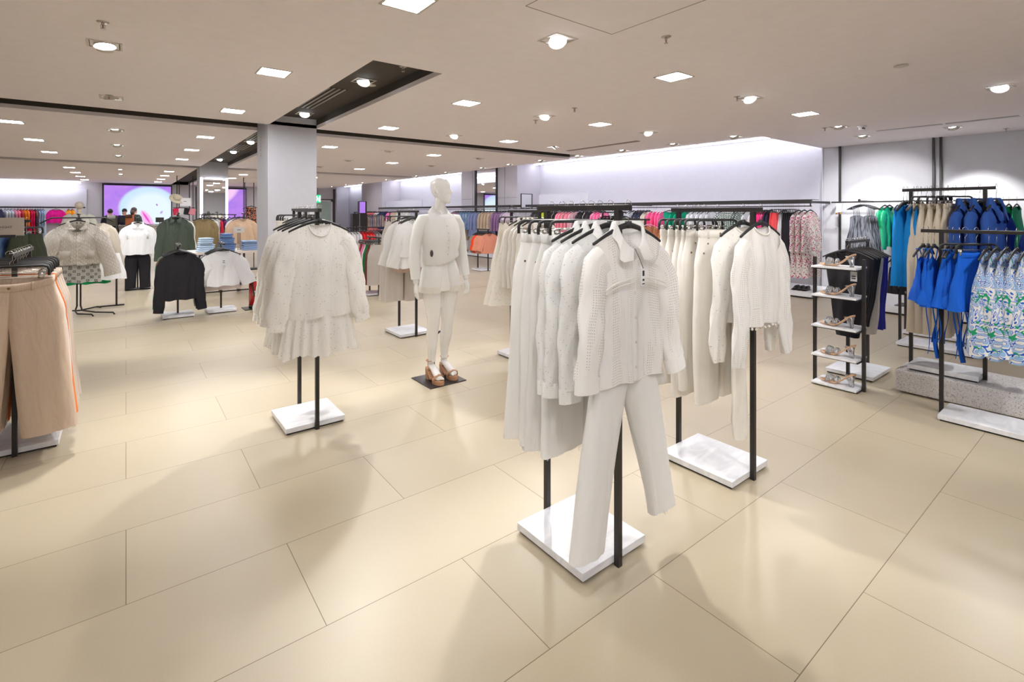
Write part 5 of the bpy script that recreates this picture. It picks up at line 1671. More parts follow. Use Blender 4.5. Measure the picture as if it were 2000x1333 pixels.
for i, (x, y, l) in enumerate(((9.1, 1.82, 'beside the first black mat'), (9.12, 1.68, 'paired with the one beside the first mat'), (9.1, 1.3, 'on the second black mat'))):
    put([(a, b_, c, d_) for a, b_, c, d_ in mule()], 'sandal', (x, y, .121 if i < 2 else .128), PI / 2 + .3, 'heeled nude sandal on the wall platform, ' + l, 'shoe')

# ---------------------------------------------------------------- lit recess wall: bar, rail, platform, garments
m = 0
for y0, y1, l in ((3.66, 12.15, 'near bay'), (12.3, 22.5, 'far bay')):
    br = boxes('wall_bar', [((9.44, y0, 1.655), (9.49, y1, 1.72))], M_BLACK); tagp(br, 'thick black hanging bar along the lit recess wall, %s' % l, 'clothes rail')
    boxes('shield_shelf', [((9.44, y0, 1.72), (9.755 if y0 > 5 else 9.78, y1, 1.728))], M_BLACK, br)  # plate added to keep the strip's light off the header board it carries
    ys_ = [y0 + .02, (y0 + y1) / 2, y1 - .02]
    for y in ys_: boxes('bracket', [((9.49, y - .012, 1.66), (10.68 if y < 12.2 else 9.74, y + .012, 1.70))], M_BLACK, br)
    boxes('hanging_tube', [((9.455, y0, 1.60), (9.475, y1, 1.62))] + [((9.46, y - .01, 1.62), (9.47, y + .01, 1.655)) for y in ys_], M_BLACK, br)
    lt = boxes('under_bar_light', [((9.50, y0 + .1, 1.665), (9.53, y1 - .1, 1.675))], emit('bar_led', (246, 246, 255), 8)); tagp(lt, 'slim light strip behind the black bar lighting the clothes, %s' % l, 'light')
    pf = boxes('shoe_platform', [((9.33, y0 - .05, .03), (10.27 if y0 < 5 else 9.74, y1, .12))], M_WHITE, bevel=.003); tagp(pf, 'long low white shoe platform under the recess wall, %s' % l, 'platform')
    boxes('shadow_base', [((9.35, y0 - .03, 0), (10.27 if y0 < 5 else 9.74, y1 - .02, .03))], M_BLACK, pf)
RW = lambda t: (9.465, t, 1.626, 0)


def Yof(px, X=9.465):
    r_ = (px - 1000) / F
    dd = X / (SA + CA * r_)
    return dd * (CA - SA * r_)


FL = cloth((242, 236, 230), 'floral', (200, 40, 120), (50, 80, 60), scale=1.1)


def T(c, s_=0, **k):
    kd = k.pop('kd', ())
    key = ('T', tuple(c), s_, str(kd), str(sorted(k.items())))
    if key not in CACHE:
        k.setdefault('lod', 1)
        CACHE[key] = top_design(cloth(c, *kd), seed=s_, **k)
    return CACHE[key]


def TR_(c, **k):
    key = ('TR', tuple(c), str(sorted(k.items())))
    if key not in CACHE: CACHE[key] = trouser_design(cloth(c), lod=1, **k)
    return CACHE[key]


its = []
def add(px, d_, name, cat, desc, h='coat', yaw=None, **k):
    q = dict(t=Yof(px), d=d_, name=name, cat=cat, desc=desc, h=h); q.update(k)
    if yaw is not None: q['yaw'] = yaw
    its.append(q)


DF = top_design(FL, hem=-1.26, W=.19, hemw=.24, dep=.07, sl='short', sl_len=.62, r0=.08, r1=.09, amp=.02, lod=1, seed=250)
for px in (1583, 1571, 1560): add(px, DF, 'dress', 'dress', 'pink-flowered white dress', yaw=-.1)
for px in (1549, 1545, 1541, 1537): add(px, TR_((42, 40, 46)), 'trousers', 'trousers', 'black trousers', 'clip')
for px in (1534, 1530): add(px, T((236, 236, 238), 251, hem=-.85, sl='none'), 'top', 'top', 'white long top')
for px in (1525, 1521, 1517, 1513): add(px, TR_((240, 92, 96)), 'trousers', 'trousers', 'coral trousers', 'clip')
for px in (1507, 1503): add(px, T((44, 46, 66), 252, hem=-.8), 'jacket', 'jacket', 'dark navy jacket')
for px in (1498, 1494, 1489, 1485): add(px, T((238, 60, 132), 253, hem=-.72), 'blouse', 'blouse', 'hot pink blouse')
for px in (1475, 1462): add(px, T((238, 240, 240), 254, hem=-.7), 'shirt', 'shirt', 'white shirt')
add(1421, T((232, 238, 232), 255, hem=-.62, kd=('check', (30, 70, 60)), dep=.04), 'jacket', 'jacket', 'green checked jacket shown front on', yaw=-PI / 2 + .5)
for px in (1440, 1447): add(px, T((232, 238, 232), 255, hem=-.62, kd=('check', (30, 70, 60)), dep=.04), 'jacket', 'jacket', 'green checked jacket')
for px in (1390, 1380, 1371, 1362, 1353): add(px, T((240, 241, 243), 256, hem=-.66), 'shirt', 'shirt', 'plain white shirt')
for px in (1342, 1335, 1328, 1320): add(px, T((10, 150, 112), 257, hem=-.68), 'blouse', 'blouse', 'emerald green blouse')
add(1308, T((10, 150, 112), 257, hem=-.68), 'blouse', 'blouse', 'emerald green blouse turned front on', yaw=-PI / 2 + .4)
for px in (1298, 1291, 1283, 1276): add(px, T((244, 96, 150), 258, hem=-.66), 'blouse', 'blouse', 'bright pink blouse', 'white')
for px in (1268, 1264): add(px, T((226, 214, 196), 259, hem=-.6), 'blouse', 'blouse', 'cream blouse')
for px in (1257, 1251, 1246): add(px, T((58, 62, 78), 260, hem=-.62, hemw=.3), 'dress', 'dress', 'slate blue flared dress')
for px in (1238, 1232, 1212, 1206): add(px, T((226, 228, 232), 261, hem=-.75), 'shirt', 'shirt', 'pale grey shirt')
for px in (1178, 1172, 1166): add(px, T((246, 120, 165), 262, hem=-.8), 'dress', 'dress', 'rose pink dress')
for px in (1158, 1151, 1144, 1138): add(px, T((50, 48, 52), 263, hem=-.75), 'dress', 'dress', 'black gathered dress')
for px in (1128, 1123): add(px, T((242, 196, 206), 264, hem=-.8), 'blouse', 'blouse', 'pale pink tied blouse')
for px in (1116, 1109, 1103, 1098): add(px, T((232, 140, 156), 265, hem=-.85), 'dress', 'dress', 'dusty pink dress')
for px in (1088, 1083, 1078): add(px, T((44, 44, 48), 266, hem=-.7), 'jacket', 'jacket', 'black jacket')
for px in (1066,): add(px, T((214, 226, 50), 267, hem=-.6), 'top', 'top', 'lime yellow top')
for px in (1058, 1053, 1048): add(px, T((60, 58, 60), 268, hem=-.6), 'blouse', 'blouse', 'charcoal blouse')
its.sort(key=lambda q: q['t'])
fill_rail(RW, its, 'the near recess bar', 'the corner end', 1, 5)
its = []
for px, c, ds, hm, kd in ((993, (236, 220, 232), 'pink and white blouse', -.6, ()), (988, (200, 180, 205), 'lilac print shirt', -.6, ()), (983, (190, 150, 180), 'mauve patterned shirt', -.65, ('check', (120, 90, 140))), (978, (190, 150, 180), 'mauve patterned shirt', -.65, ('check', (120, 90, 140))),
                          (972, (190, 150, 180), 'mauve patterned shirt', -.65, ('check', (120, 90, 140))), (964, (226, 206, 180), 'beige shirt', -.72, ()), (958, (226, 206, 180), 'beige shirt', -.72, ()), (952, (226, 206, 180), 'beige shirt', -.72, ()), (946, (226, 206, 180), 'beige shirt', -.72, ()),
                          (938, (132, 146, 192), 'periwinkle striped shirt', -.95, ('stripe', (160, 172, 210))), (932, (132, 146, 192), 'periwinkle striped shirt', -.95, ('stripe', (160, 172, 210))), (927, (132, 146, 192), 'periwinkle striped shirt', -.95, ('stripe', (160, 172, 210))),
                          (920, (96, 140, 186), 'washed blue denim shirt', -.72, ('denim',)), (915, (96, 140, 186), 'washed blue denim shirt', -.72, ('denim',)), (910, (150, 190, 220), 'sky blue shirt', -.7, ()), (905, (150, 190, 220), 'sky blue shirt', -.7, ()),
                          (900, (196, 150, 172), 'old rose blouse', -.66, ()), (895, (196, 150, 172), 'old rose blouse', -.66, ()), (890, (196, 150, 172), 'old rose blouse', -.66, ())):
    add(px, T(c, 270, hem=hm, kd=kd), 'shirt', 'shirt', ds)
for px in (792, 784): add(px, T((226, 226, 220), 271, hem=-.6), 'shirt', 'shirt', 'white far-bay shirt')
for px in (778, 775, 772): add(px, T((214, 196, 170), 272, hem=-.6), 'blouse', 'blouse', 'sand far-bay blouse')
for px in (768, 764): add(px, T((240, 120, 178), 273, hem=-.5), 'blouse', 'blouse', 'pink far-bay blouse')
for px in (757, 753, 748): add(px, T((48, 60, 100), 274, hem=-.9), 'dress', 'dress', 'navy far-bay dress')
for px in (743, 740): add(px, T((236, 236, 238), 275, hem=-.6), 'shirt', 'shirt', 'plain white shirt')
for px in (733, 730, 726, 722, 718): add(px, T((222, 120, 122), 276, hem=-1.05), 'dress', 'dress', 'salmon pink dress')
its.sort(key=lambda q: q['t'])
fill_rail(RW, its, 'the far recess bar', 'the mirror end', 1, 6)
for px in (903, 910, 921):
    y = Yof(px)
    put(TR_((206, 188, 166), length=.45, wh=.12), 'trousers', (9.62, y, 1.10), 0, 'khaki trousers on the lower level under the far-bay shirts, %s' % {903: 'by the mannequin elbow', 910: 'middle', 921: 'right of the others'}[px], 'trousers')
# shoes on recess platform
def flat_shoe(mat):
    k_ = ('fs', mat.name)
    if k_ not in CACHE:
        m = MB(); rows = []
        for i in range(11):
            t = i / 10; y = lerp(.13, -.13, t)
            w_ = .04 * math.sin(min(1, (t + .06) * 2.6) * PI / 2) * (1 - .2 * sm(.3, .6, t)) * (1 - .4 * sm(.92, 1.05, t)); h_ = .028 + .045 * sm(.3, .6, t)
            rows.append([(w_ * math.cos(a), y, .004 + max(0, h_ * .5 + h_ * .5 * math.sin(a))) for a in [2 * PI * q / 12 for q in range(12)]])
        m.loft(rows, True, True)
        s = MB(); s.loft([[(wv * 1.06, y, z) for wv, y in ((-.03, .12), (-.041, .06), (-.034, -.04), (-.03, -.125), (.03, -.125), (.034, -.04), (.041, .06), (.03, .12))] for z in (0, .012)], True, True)
        CACHE[k_] = [D('upper', m, mat), D('sole', s, M_BLACK)]
    return CACHE[k_]


for i, px in enumerate((1553, 1563, 1573)):
    y = Yof(px, 9.45)
    put(flat_shoe(M_BLACK), 'shoe', (9.47, y, .121), PI / 2, 'black flat shoe on the recess platform, %s from the corner end' % ORD[2 - i], 'shoe')
for i, px in enumerate((900, 908, 917)):
    put(flat_shoe(M_TAN if i == 1 else M_WHITE), 'shoe', (9.47, Yof(px, 9.45), .121), PI / 2, ('tan' if i == 1 else 'white') + ' shoe on the far-bay platform, %s from the mannequin' % ORD[i], 'shoe')

# mirror on the panelled projection
M_MIR, nt_, bs_, o_ = new_mat('mirror_silver'); bs_.inputs['Metallic'].default_value = 1; bs_.inputs['Roughness'].default_value = .015; bs_.inputs['Base Color'].default_value = (.9, .91, .92, 1)
r = empty('wall_mirror', (9.745, 14.0, 0)); tagp(r, 'tall black-framed mirror on the panelled wall projection', 'mirror')
boxes('glass', [((-.012, -.6, .15), (-.004, .6, 2.95))], M_MIR, r)
boxes('frame', [((-.05, -.66, .1), (0, -.6, 3.0)), ((-.05, .6, .1), (0, .66, 3.0))], M_BLACK, r)
# light box, boards above the bar
r = empty('light_panel', (9.30, 11.55, 1.62)); tagp(r, 'small black-framed pale panel above the bar near the recess corner pier', 'panel')
boxes('frame', [((-.02, -.03, 0), (.42, .0, .44))], M_BLACK, r); boxes('face', [((.0, -.034, .02), (.38, -.03, .42))], plain('pale_panel', (214, 216, 222), .15), r)
for (a, b_, l) in ((9.2, 11.2, 'near bay'), (18.6, 22.2, 'far bay')):
    o = boxes('header_board', [((9.70, a, 1.729), (9.73, b_, 2.02))], M_WALL, bevel=.002); tagp(o, 'plain pale header board standing above the black bar, %s' % l, 'header board')

# ---------------------------------------------------------------- middle racks
rack_y('garment_rack', 3.6, 8.57, 8.97, 1.04, 'low black rack with coloured trousers behind the eyelet dress rack', rail_over=.12)
its = []
for t, c, n in ((8.46, (222, 214, 206), 'ivory'), (8.52, (222, 214, 206), 'ivory'), (8.58, (110, 56, 44), 'brown'), (8.63, (110, 56, 44), 'brown'), (8.69, (10, 112, 62), 'green'), (8.74, (10, 112, 62), 'green'), (8.80, (236, 230, 226), 'off-white'),
                (8.86, (214, 120, 160), 'pink'), (8.91, (214, 120, 160), 'pink'), (8.97, (50, 44, 48), 'black'), (9.02, (214, 40, 50), 'red'), (9.07, (206, 190, 166), 'beige')):
    its.append(dict(t=t, d=TR_(c, length=.72, wh=.16), name='trousers', cat='trousers', desc=n + ' trousers', h='clip', yaw=-.6))
fill_rail(lambda t: (3.6, t, 1.0535, 0), its, 'the coloured trouser rack', 'its front')
rack_x('garment_rack', 4.2, 5.35, 11.8, 1.13, 'wide low black rack with red and teal tops in the middle distance')
its = []
for i, (c, n) in enumerate([((238, 236, 238), 'white')] * 4 + [((222, 36, 44), 'red')] * 4 + [((150, 146, 148), 'grey')] * 2 + [((44, 44, 48), 'black')] * 2 + [((10, 160, 140), 'teal')] * 3):
    its.append(dict(t=4.2 + .08 * i, d=T(c, 280, hem=-.62, sl_len=.4), name='tee', cat='t-shirt', desc=n + ' top'))
fill_rail(lambda t: (t, 11.8, 1.1435, -PI / 2), its, 'the wide middle rack', 'the pillar end')
rack_y('garment_rack', 7.3, 10.42, 10.86, 1.06, 'low black rack with peach tees on a white slab in the distance', rail_over=.06)
its = [dict(t=10.36 + .055 * i, d=T(c, 281 + i % 2, hem=-.62, sl='short', sl_len=.36, r0=.09, r1=.085, spread=.07), name='tee', cat='t-shirt', desc=n, yaw=-.15) for i, (c, n) in enumerate(
    [((222, 148, 122), 'peach ribbed tee')] * 5 + [((240, 76, 40), 'orange red tee')] * 2 + [((150, 144, 138), 'warm grey tee')] * 2)]
fill_rail(lambda t: (7.3, t, 1.0735, 0), its, 'the peach tee rack', 'its front')
rack_y('garment_rack', 6.2, 4.72, 5.15, 1.39, 'black rack with rust glitter dress between the white racks', rail_over=.08)
its = [dict(t=4.64 + .09 * i, d=T((196, 118, 84), 283, hem=-.75, kd=('satin', (225, 160, 110)), nf=.16, dep=.04), name='dress', cat='dress', desc='rust glitter dress', h='white', yaw=-.25) for i in range(4)]
fill_rail(lambda t: (6.2, t, 1.4035, 0), its, 'the rust dress rack', 'its front')
rack_y('garment_rack', 7.1, 5.9, 6.35, 1.50, 'black rack with green striped jacket seen between hangers', rail_over=.08)
its = [dict(t=5.84 + .1 * i, d=T((205, 214, 190), 284, hem=-.7, kd=('stripe', (140, 158, 128))), name='jacket', cat='jacket', desc='sage green striped jacket', yaw=-.2) for i in range(2)] + [dict(t=6.1 + .1 * i, d=T((40, 38, 40), 285, hem=-.7), name='jacket', cat='jacket', desc='black jacket', yaw=-.2) for i in range(3)]
fill_rail(lambda t: (7.1, t, 1.5135, 0), its, 'the striped jacket rack', 'its front')
rack_y('garment_rack', 5.7, 6.9, 7.4, 1.10, 'low black rack with dark tops glimpsed behind the nearest rack', rail_over=.08)
its = [dict(t=6.85 + .08 * i, d=T(((48, 44, 48) if i % 2 else (170, 60, 70)), 286, hem=-.5, sl='short', sl_len=.3), name='tee', cat='t-shirt', desc=('black' if i % 2 else 'dark red') + ' tee', yaw=-.2) for i in range(6)]
fill_rail(lambda t: (5.7, t, 1.1135, 0), its, 'the low glimpsed rack', 'its front')
# wide black rack behind the mannequin shoulder
rack_x('garment_rack', 6.0, 7.2, 16.2, 1.5, 'black rack with pale striped tops far behind the mannequin', over=.05)
its = [dict(t=6.05 + .08 * i, d=T(((205, 190, 220), (236, 214, 196), (200, 204, 214))[i % 3], 287, hem=-.45, sl='short', sl_len=.3), name='tee', cat='t-shirt', desc=('lilac', 'peach', 'pale grey')[i % 3] + ' top') for i in range(12)]
fill_rail(lambda t: (t, 16.2, 1.5135, -PI / 2), its, 'the distant pale rack', 'its near end')
# totem with screen
def screen_mat(name, s, shift=0.0):
    m, nt, b, o = new_mat(name)
    N, L = nt.nodes.new, nt.links.new
    tc = N('ShaderNodeTexCoord'); sp = N('ShaderNodeSeparateXYZ'); L(tc.outputs['Object'], sp.inputs[0])

    def M_(op, a, bb=None):
        n = N('ShaderNodeMath'); n.operation = op
        for i_, v in enumerate((a, bb)):
            if v is None: continue
            if isinstance(v, bpy.types.NodeSocket): L(v, n.inputs[i_])
            else: n.inputs[i_].default_value = v
        return n.outputs[0]

    def blob(cx, cz, rx, rz, soft=.06, rot=0):
        dx, dz = M_('SUBTRACT', sp.outputs[0], cx), M_('SUBTRACT', sp.outputs[2], cz)
        c, s_ = math.cos(rot), math.sin(rot)
        u = M_('DIVIDE', M_('ADD', M_('MULTIPLY', dx, c), M_('MULTIPLY', dz, s_)), rx)
        v = M_('DIVIDE', M_('SUBTRACT', M_('MULTIPLY', dz, c), M_('MULTIPLY', dx, s_)), rz)
        r2 = M_('ADD', M_('MULTIPLY', u, u), M_('MULTIPLY', v, v))
        n = N('ShaderNodeMapRange'); n.inputs['From Min'].default_value = 1; n.inputs['From Max'].default_value = 1 - soft * 4
        L(r2, n.inputs['Value']); return n.outputs[0]

    def mix(f, a, bb):
        mx = N('ShaderNodeMix'); mx.data_type = 'RGBA'; L(f, mx.inputs['Factor'])
        for s_, v in (('A', a), ('B', bb)):
            if isinstance(v, bpy.types.NodeSocket): L(v, mx.inputs[s_])
            else: mx.inputs[s_].default_value = lin(v)
        return mx.outputs['Result']
    nz = N('ShaderNodeTexNoise'); nz.inputs['Scale'].default_value = 1.6; nz.inputs['Distortion'].default_value = .8; L(tc.outputs['Object'], nz.inputs['Vector'])
    base = mix(nz.outputs['Fac'], (150, 110, 240), (215, 150, 240))
    if shift == 0:
        base = mix(blob(.35, -.15, 1.05, .98, .05), base, (205, 232, 252))
        base = mix(blob(.42, -.22, .92, .86, .12), base, (232, 248, 254))
        base = mix(blob(.30, -.62, .17, .48, .1, .45), base, (248, 190, 240))
        base = mix(blob(.26, -.52, .05, .36, .2, .5), base, (245, 70, 205))
        base = mix(blob(.62, .02, .035, .06, .2, .4), base, (160, 110, 215))
        base = mix(blob(.78, -.3, .05, .09, .2, -.5), base, (196, 160, 235))
    else:
        base = mix(blob(.1, -1.0, .7, .42, .1, .3), base, (70, 90, 225))
        base = mix(blob(.25, .5, .25, .8, .2, -.7), base, (252, 205, 250))
    b.inputs['Base Color'].default_value = (0, 0, 0, 1)
    L(base, b.inputs['Emission Color']); b.inputs['Emission Strength'].default_value = s
    return m


SCR = screen_mat('video_screen', .72); SCR2 = screen_mat('video_screen_violet', .70, 1)
r = empty('display_totem', (5.95, 15.75, 0), 0); tagp(r, 'black floor totem with small violet screen in the middle distance', 'totem')
boxes('cabinet', [((-.24, -.1, 0), (.24, .1, 1.46))], M_BLACK, r); boxes('seam', [((-.02, -.104, .05), (.0, -.1, 1.46))], plain('steel_grey', (150, 150, 155), .4, .6), r)
boxes('housing', [((-.02, -.06, 1.46), (.24, .06, 1.86))], M_BLACK, r); boxes('screen', [((.0, -.064, 1.48), (.19, -.06, 1.84))], SCR2, r)
tb = empty('display_table', (5.2, 16.3, 0)); tagp(tb, 'low table with folded dark clothes beside the black totem', 'table')
boxes('table_top', [((-.35, -.3, .86), (.35, .3, .9))], M_WHITE, tb)
for sx in (-1, 1):
    for sy in (-1, 1): boxes('leg', [((sx * .32 - .015, sy * .27 - .015, 0), (sx * .32 + .015, sy * .27 + .015, .86))], M_BLACK, tb)


def fold(w_, d_, h_, c, kd=(), c2=None):
    k_ = ('fold', w_, d_, h_, c, kd)
    if k_ not in CACHE:
        m = MB()
        m.loft([[((w_ / 2) * sgn(math.cos(a)) * abs(math.cos(a)) ** .35, y, h_ / 2 + (h_ / 2) * sgn(math.sin(a)) * abs(math.sin(a)) ** .6 + .004 * noise.noise((a, y * 9, h_ * 50))) for a in [2 * PI * (q + .5) / 20 for q in range(20)]] for y in (-d_ / 2, -d_ / 2 + .01, -d_ / 6, d_ / 6, d_ / 2 - .01, d_ / 2)], True, True)
        CACHE[k_] = [D('folded_body', m, cloth(c, *kd))]
    return CACHE[k_]


for i in range(2):
    for j in range(5):
        put(fold(.24, .3, .04, (60 + 12 * j, 60 + 10 * j, 72 + 8 * j)), 'folded_jumper', (5.05 + .3 * i, 16.2, .902 + .041 * j), 0, 'folded dark jumper, %s up in the %s pile on the totem side table' % (ORD[j], ('first', 'second')[i]), 'jumper', 'folded jumpers by the totem')

# ---------------------------------------------------------------- jeans table behind the pillar
tb = empty('display_table', (1.6, 10.5, 0)); tagp(tb, 'pale round-edged table behind the pillar stacked with blue jeans', 'table')
m = MB(); m.loft([[(.86 * sgn(math.cos(a)) * abs(math.cos(a)) ** .5, .45 * sgn(math.sin(a)) * abs(math.sin(a)) ** .5, z) for a in [2 * PI * q / 48 for q in range(48)]] for z in (.765, .80)], True, True)
m.build('table_top', plain('pale_wood', (226, 214, 200), .5), tb, smooth=False)
for x, y in ((-.55, -.1), (.1, .2), (.55, -.1), (-.2, .2)): boxes('leg', [((x - .03, y - .012, 0), (x + .03, y + .012, .765))], plain('bronze_post', (88, 72, 66), .5), tb)
boxes('stretcher', [((-.55, -.112, .05), (.55, -.088, .07))], M_BLACK, tb)
for si, (x, n_, c, c2, l) in enumerate(((1.12, 7, (150, 180, 212), (215, 228, 240), 'pale blue'), (1.45, 9, (60, 92, 150), (140, 170, 210), 'mid blue'), (1.83, 5, (92, 128, 178), (190, 210, 232), 'faded blue'), (2.16, 6, (110, 145, 190), (200, 216, 235), 'bleached blue'))):
    for j in range(n_):
        jit = ((j * 37) % 7 - 3) * .004
        w_ = .27 - .012 * j if si in (0, 1) else .26
        put(fold(w_, .3, .034, c, ('denim', c2)), 'folded_jeans', (x + jit, 10.35 + jit, .801 + .035 * j), jit * 5, '%s folded jeans, %s from the table top in their pile' % (l, ORD[j]), 'jeans', 'jeans folded on the table')
r = empty('price_sign', (1.66, 10.42, .8)); tagp(r, 'small grey sign card on a stem among the jeans piles', 'sign')
boxes('stem', [((-.02, -.006, 0), (-.01, .006, .32)), ((.01, -.006, 0), (.02, .006, .32))], M_BLACK, r); boxes('card', [((-.09, -.004, .32), (.09, .004, .43))], M_HOUS, r); boxes('print', [((-.03, -.005, .37), (.03, -.004, .38))], M_INK, r)

# ---------------------------------------------------------------- stands further back on the left
def tstand(x, y, z, lab, base=True):
    r = empty('display_stand', (x, y, 0)); tagp(r, lab, 'display stand')
    boxes('base_slab', [((-.2, -.15, .0), (.2, .15, .02))], M_BLACK if not base else M_MARB, r)
    boxes('post', [((-.012, -.012, .02), (.012, .012, z))], M_BLACK, r); boxes('rail', [((-.012, -.2, z - .012), (.012, .2, z + .012))], M_BLACK, r)


def one(d_, name, cat, loc, rz, lab, lod=1, h=True):
    put(d_, name, loc, rz, lab, cat)
    if h: put(hanger_design('coat', lod), 'clothes_hanger', loc, rz, ('black hanger of the ' + lab)[:200] if len(lab.split()) < 13 else 'hanger of ' + lab, 'hanger')


tstand(.18, 12.2, 1.38, 'slim stand with white blouse over black trousers by the aisle', False)
one(top_design(C_WHITE, hem=-.70, W=.2, hemw=.25, dep=.07, sl_len=.56, spread=.11, r0=.075, r1=.075, flare=.03, amp=.012, col=(.03, .05, .02), placket=True, pocket=((-.11, -.28), (.11, -.28)), seed=300), 'blouse', 'blouse', (.18, 11.95, 1.39), 0, 'white wide-sleeved blouse on the aisle stand', 0)
put(trouser_design(C_BLACK, waist_z=-.66, length=.69, wh=.16, hipw=.20, hem_c=.115, hem_r=.085, dep=.06, crotch=.15, rivets=False, raw=False, seed=301), 'trousers', (.18, 12.0, 1.39), 0, 'wide black trousers below the white blouse on the aisle stand', 'trousers')
tstand(.82, 11.9, 1.48, 'stand with dark green shirt behind the black sweater')
one(top_design(cloth((70, 78, 68)), hem=-.78, W=.21, hemw=.24, dep=.06, sl_len=.72, spread=.07, r0=.08, r1=.06, amp=.012, col=(.035, .05, .03), placket=True, seed=302), 'shirt', 'shirt', (.76, 11.65, 1.49), 0, 'dark grey green button shirt behind the black sweater', 0)
its = [dict(t=11.8 + .1 * i, d=T(((236, 234, 228), (44, 44, 48), (150, 142, 120))[i], 303, hem=-.8), name='shirt', cat='shirt', desc=('off-white', 'black', 'khaki')[i] + ' shirt behind the dark green one', yaw=-.2) for i in range(3)]
fill_rail(lambda t: (.82, t, 1.49, 0), its, 'the green shirt stand', 'its front')
tstand(1.36, 12.9, 1.46, 'stand with olive jacket left of the mirror pillar')
one(T((146, 128, 92), 304, hem=-.85, dep=.07, sl_len=.62, spread=.08), 'jacket', 'jacket', (1.34, 12.7, 1.47), -.3, 'olive brown jacket left of the mirror pillar')
one(T((226, 220, 206), 305, hem=-.8), 'jacket', 'jacket', (1.36, 12.95, 1.47), -.2, 'cream jacket behind the olive brown one')
tstand(2.05, 12.3, 1.47, 'stand with camel jacket beside the pillar edge')
one(T((206, 176, 148), 306, hem=-.66, dep=.07, sl='long', sl_len=.5, spread=.16, r0=.09, r1=.09), 'jacket', 'jacket', (2.0, 12.1, 1.48), 0, 'camel open jacket with dark trim beside the pillar edge')
one(T((240, 240, 240), 307, hem=-.6), 'shirt', 'shirt', (1.98, 12.4, 1.48), -.2, 'white shirt behind the camel open jacket')
rack_x('garment_rack', 1.5, 2.2, 14.5, 1.44, 'black rack in front of the mirrored pillar', over=.04)
its = [dict(t=1.5 + .085 * i, d=T(c, 308, hem=h_, kd=kd), name='shirt', cat='shirt', desc=n, yaw=.7 if i in (2, 3) else .3) for i, (c, n, h_, kd) in enumerate((((96, 100, 98), 'grey green shirt', -.8, ()), ((205, 206, 200), 'striped grey shirt', -.8, ('stripe', (120, 124, 120))), ((238, 240, 238), 'long white shirt', -.95, ()), ((238, 240, 238), 'long white shirt', -.9, ()),
                                                                                                                ((200, 40, 60), 'crimson blouse', -.8, ()), ((60, 52, 110), 'purple print blouse', -.8, ('floral', (190, 60, 130), (30, 30, 60))), ((110, 140, 190), 'blue denim shirt', -.9, ('denim',)), ((230, 214, 196), 'sand blouse', -.9, ()), ((230, 214, 196), 'sand blouse', -.9, ())))]
fill_rail(lambda t: (t, 14.5, 1.4535, -PI / 2), its, 'the mirror pillar rack', 'its aisle end')
# mirror on the second pillar with lit edges
r = empty('pillar_mirror', (1.84, 15.19, 0)); tagp(r, 'tall mirror with glowing edges on the front of the far pillar', 'mirror')
boxes('glass', [((-.255, -.012, .1), (.255, -.004, 2.36))], M_MIR, r)
LS = emit('mirror_light', (250, 250, 255), 5)
boxes('side_light', [((-.31, -.02, .1), (-.27, .005, 2.40))], LS, r); boxes('side_light', [((.27, -.02, .1), (.31, .005, 2.40))], LS, r); boxes('top_light', [((-.2, -.02, 2.375), (.2, .005, 2.395))], LS, r)
# tall black display frames by that pillar
for (x, y, l) in ((1.18, 15.0, 'left side of the mirror pillar'), (2.62, 14.7, 'right side of the mirror pillar')):
    fr = empty('rod_stand', (x, y, 0)); tagp(fr, 'tall thin black rod frame on the %s' % l, 'display frame')
    for w_, h_, yy in ((.17, 2.42, 0), (.11, 2.30, .2)):
        m = MB(); m.tube([(-w_, yy, 0), (-w_, yy, h_), (w_, yy, h_), (w_, yy, 0)], .010, 8); m.build('hoop', M_BLACK, fr)
    boxes('foot', [((-.2, -.05, 0), (.2, .25, .012))], M_BLACK, fr)
    if x < 2: boxes('hook_bar', [((-.26, -.15, 1.60), (.2, -.13, 1.62)), ((-.17, -.15, 1.60), (-.15, 0, 1.62)), ((.15, -.15, 1.60), (.17, 0, 1.62))], M_BLACK, fr)
one(T((40, 34, 34), 309, hem=-1.0, kd=('floral', (226, 110, 50), (240, 230, 220)), sl='none', W=.12, hemw=.14), 'dress', 'dress', (2.62, 14.65, 1.75), 0, 'black dress with orange print on the thin rod frame', h=True)
o = boxes('sign_box', [((1.06, 14.9, 1.66), (1.3, 14.94, 1.86))], M_TAG); tagp(o, 'white sign card on the rod frame left of the mirror pillar', 'sign')
boxes('print', [((1.14, 14.898, 1.77), (1.2, 14.9, 1.78))], M_INK, o)
m = MB(); m.sphere((0, 0, 0), (.16, .16, .03), 20, 8); m.sphere((0, 0, .05), (.09, .09, .08), 18, 8)
o = m.build('sun_hat', cloth((232, 224, 200)), loc=(1.0, 14.95, 1.84), rot=(.9, 0, .3)); tagp(o, 'pale straw sun hat hung on the rod frame beside the white sign card', 'hat')
for i, (c, n) in enumerate((((214, 40, 80), 'crimson'), ((236, 236, 236), 'white'), ((40, 40, 44), 'black'), ((230, 150, 160), 'pink'))):
    o = boxes('clutch_bag', [((-.07, -.02, 0), (.07, .02, .16))], cloth(c), loc=(1.0 + .1 * i, 14.86, 1.44), rot=(0, .15 * (i - 1), .3), bevel=.012); tagp(o, n + ' small bag hanging on the rod frame left of the mirror pillar', 'bag')

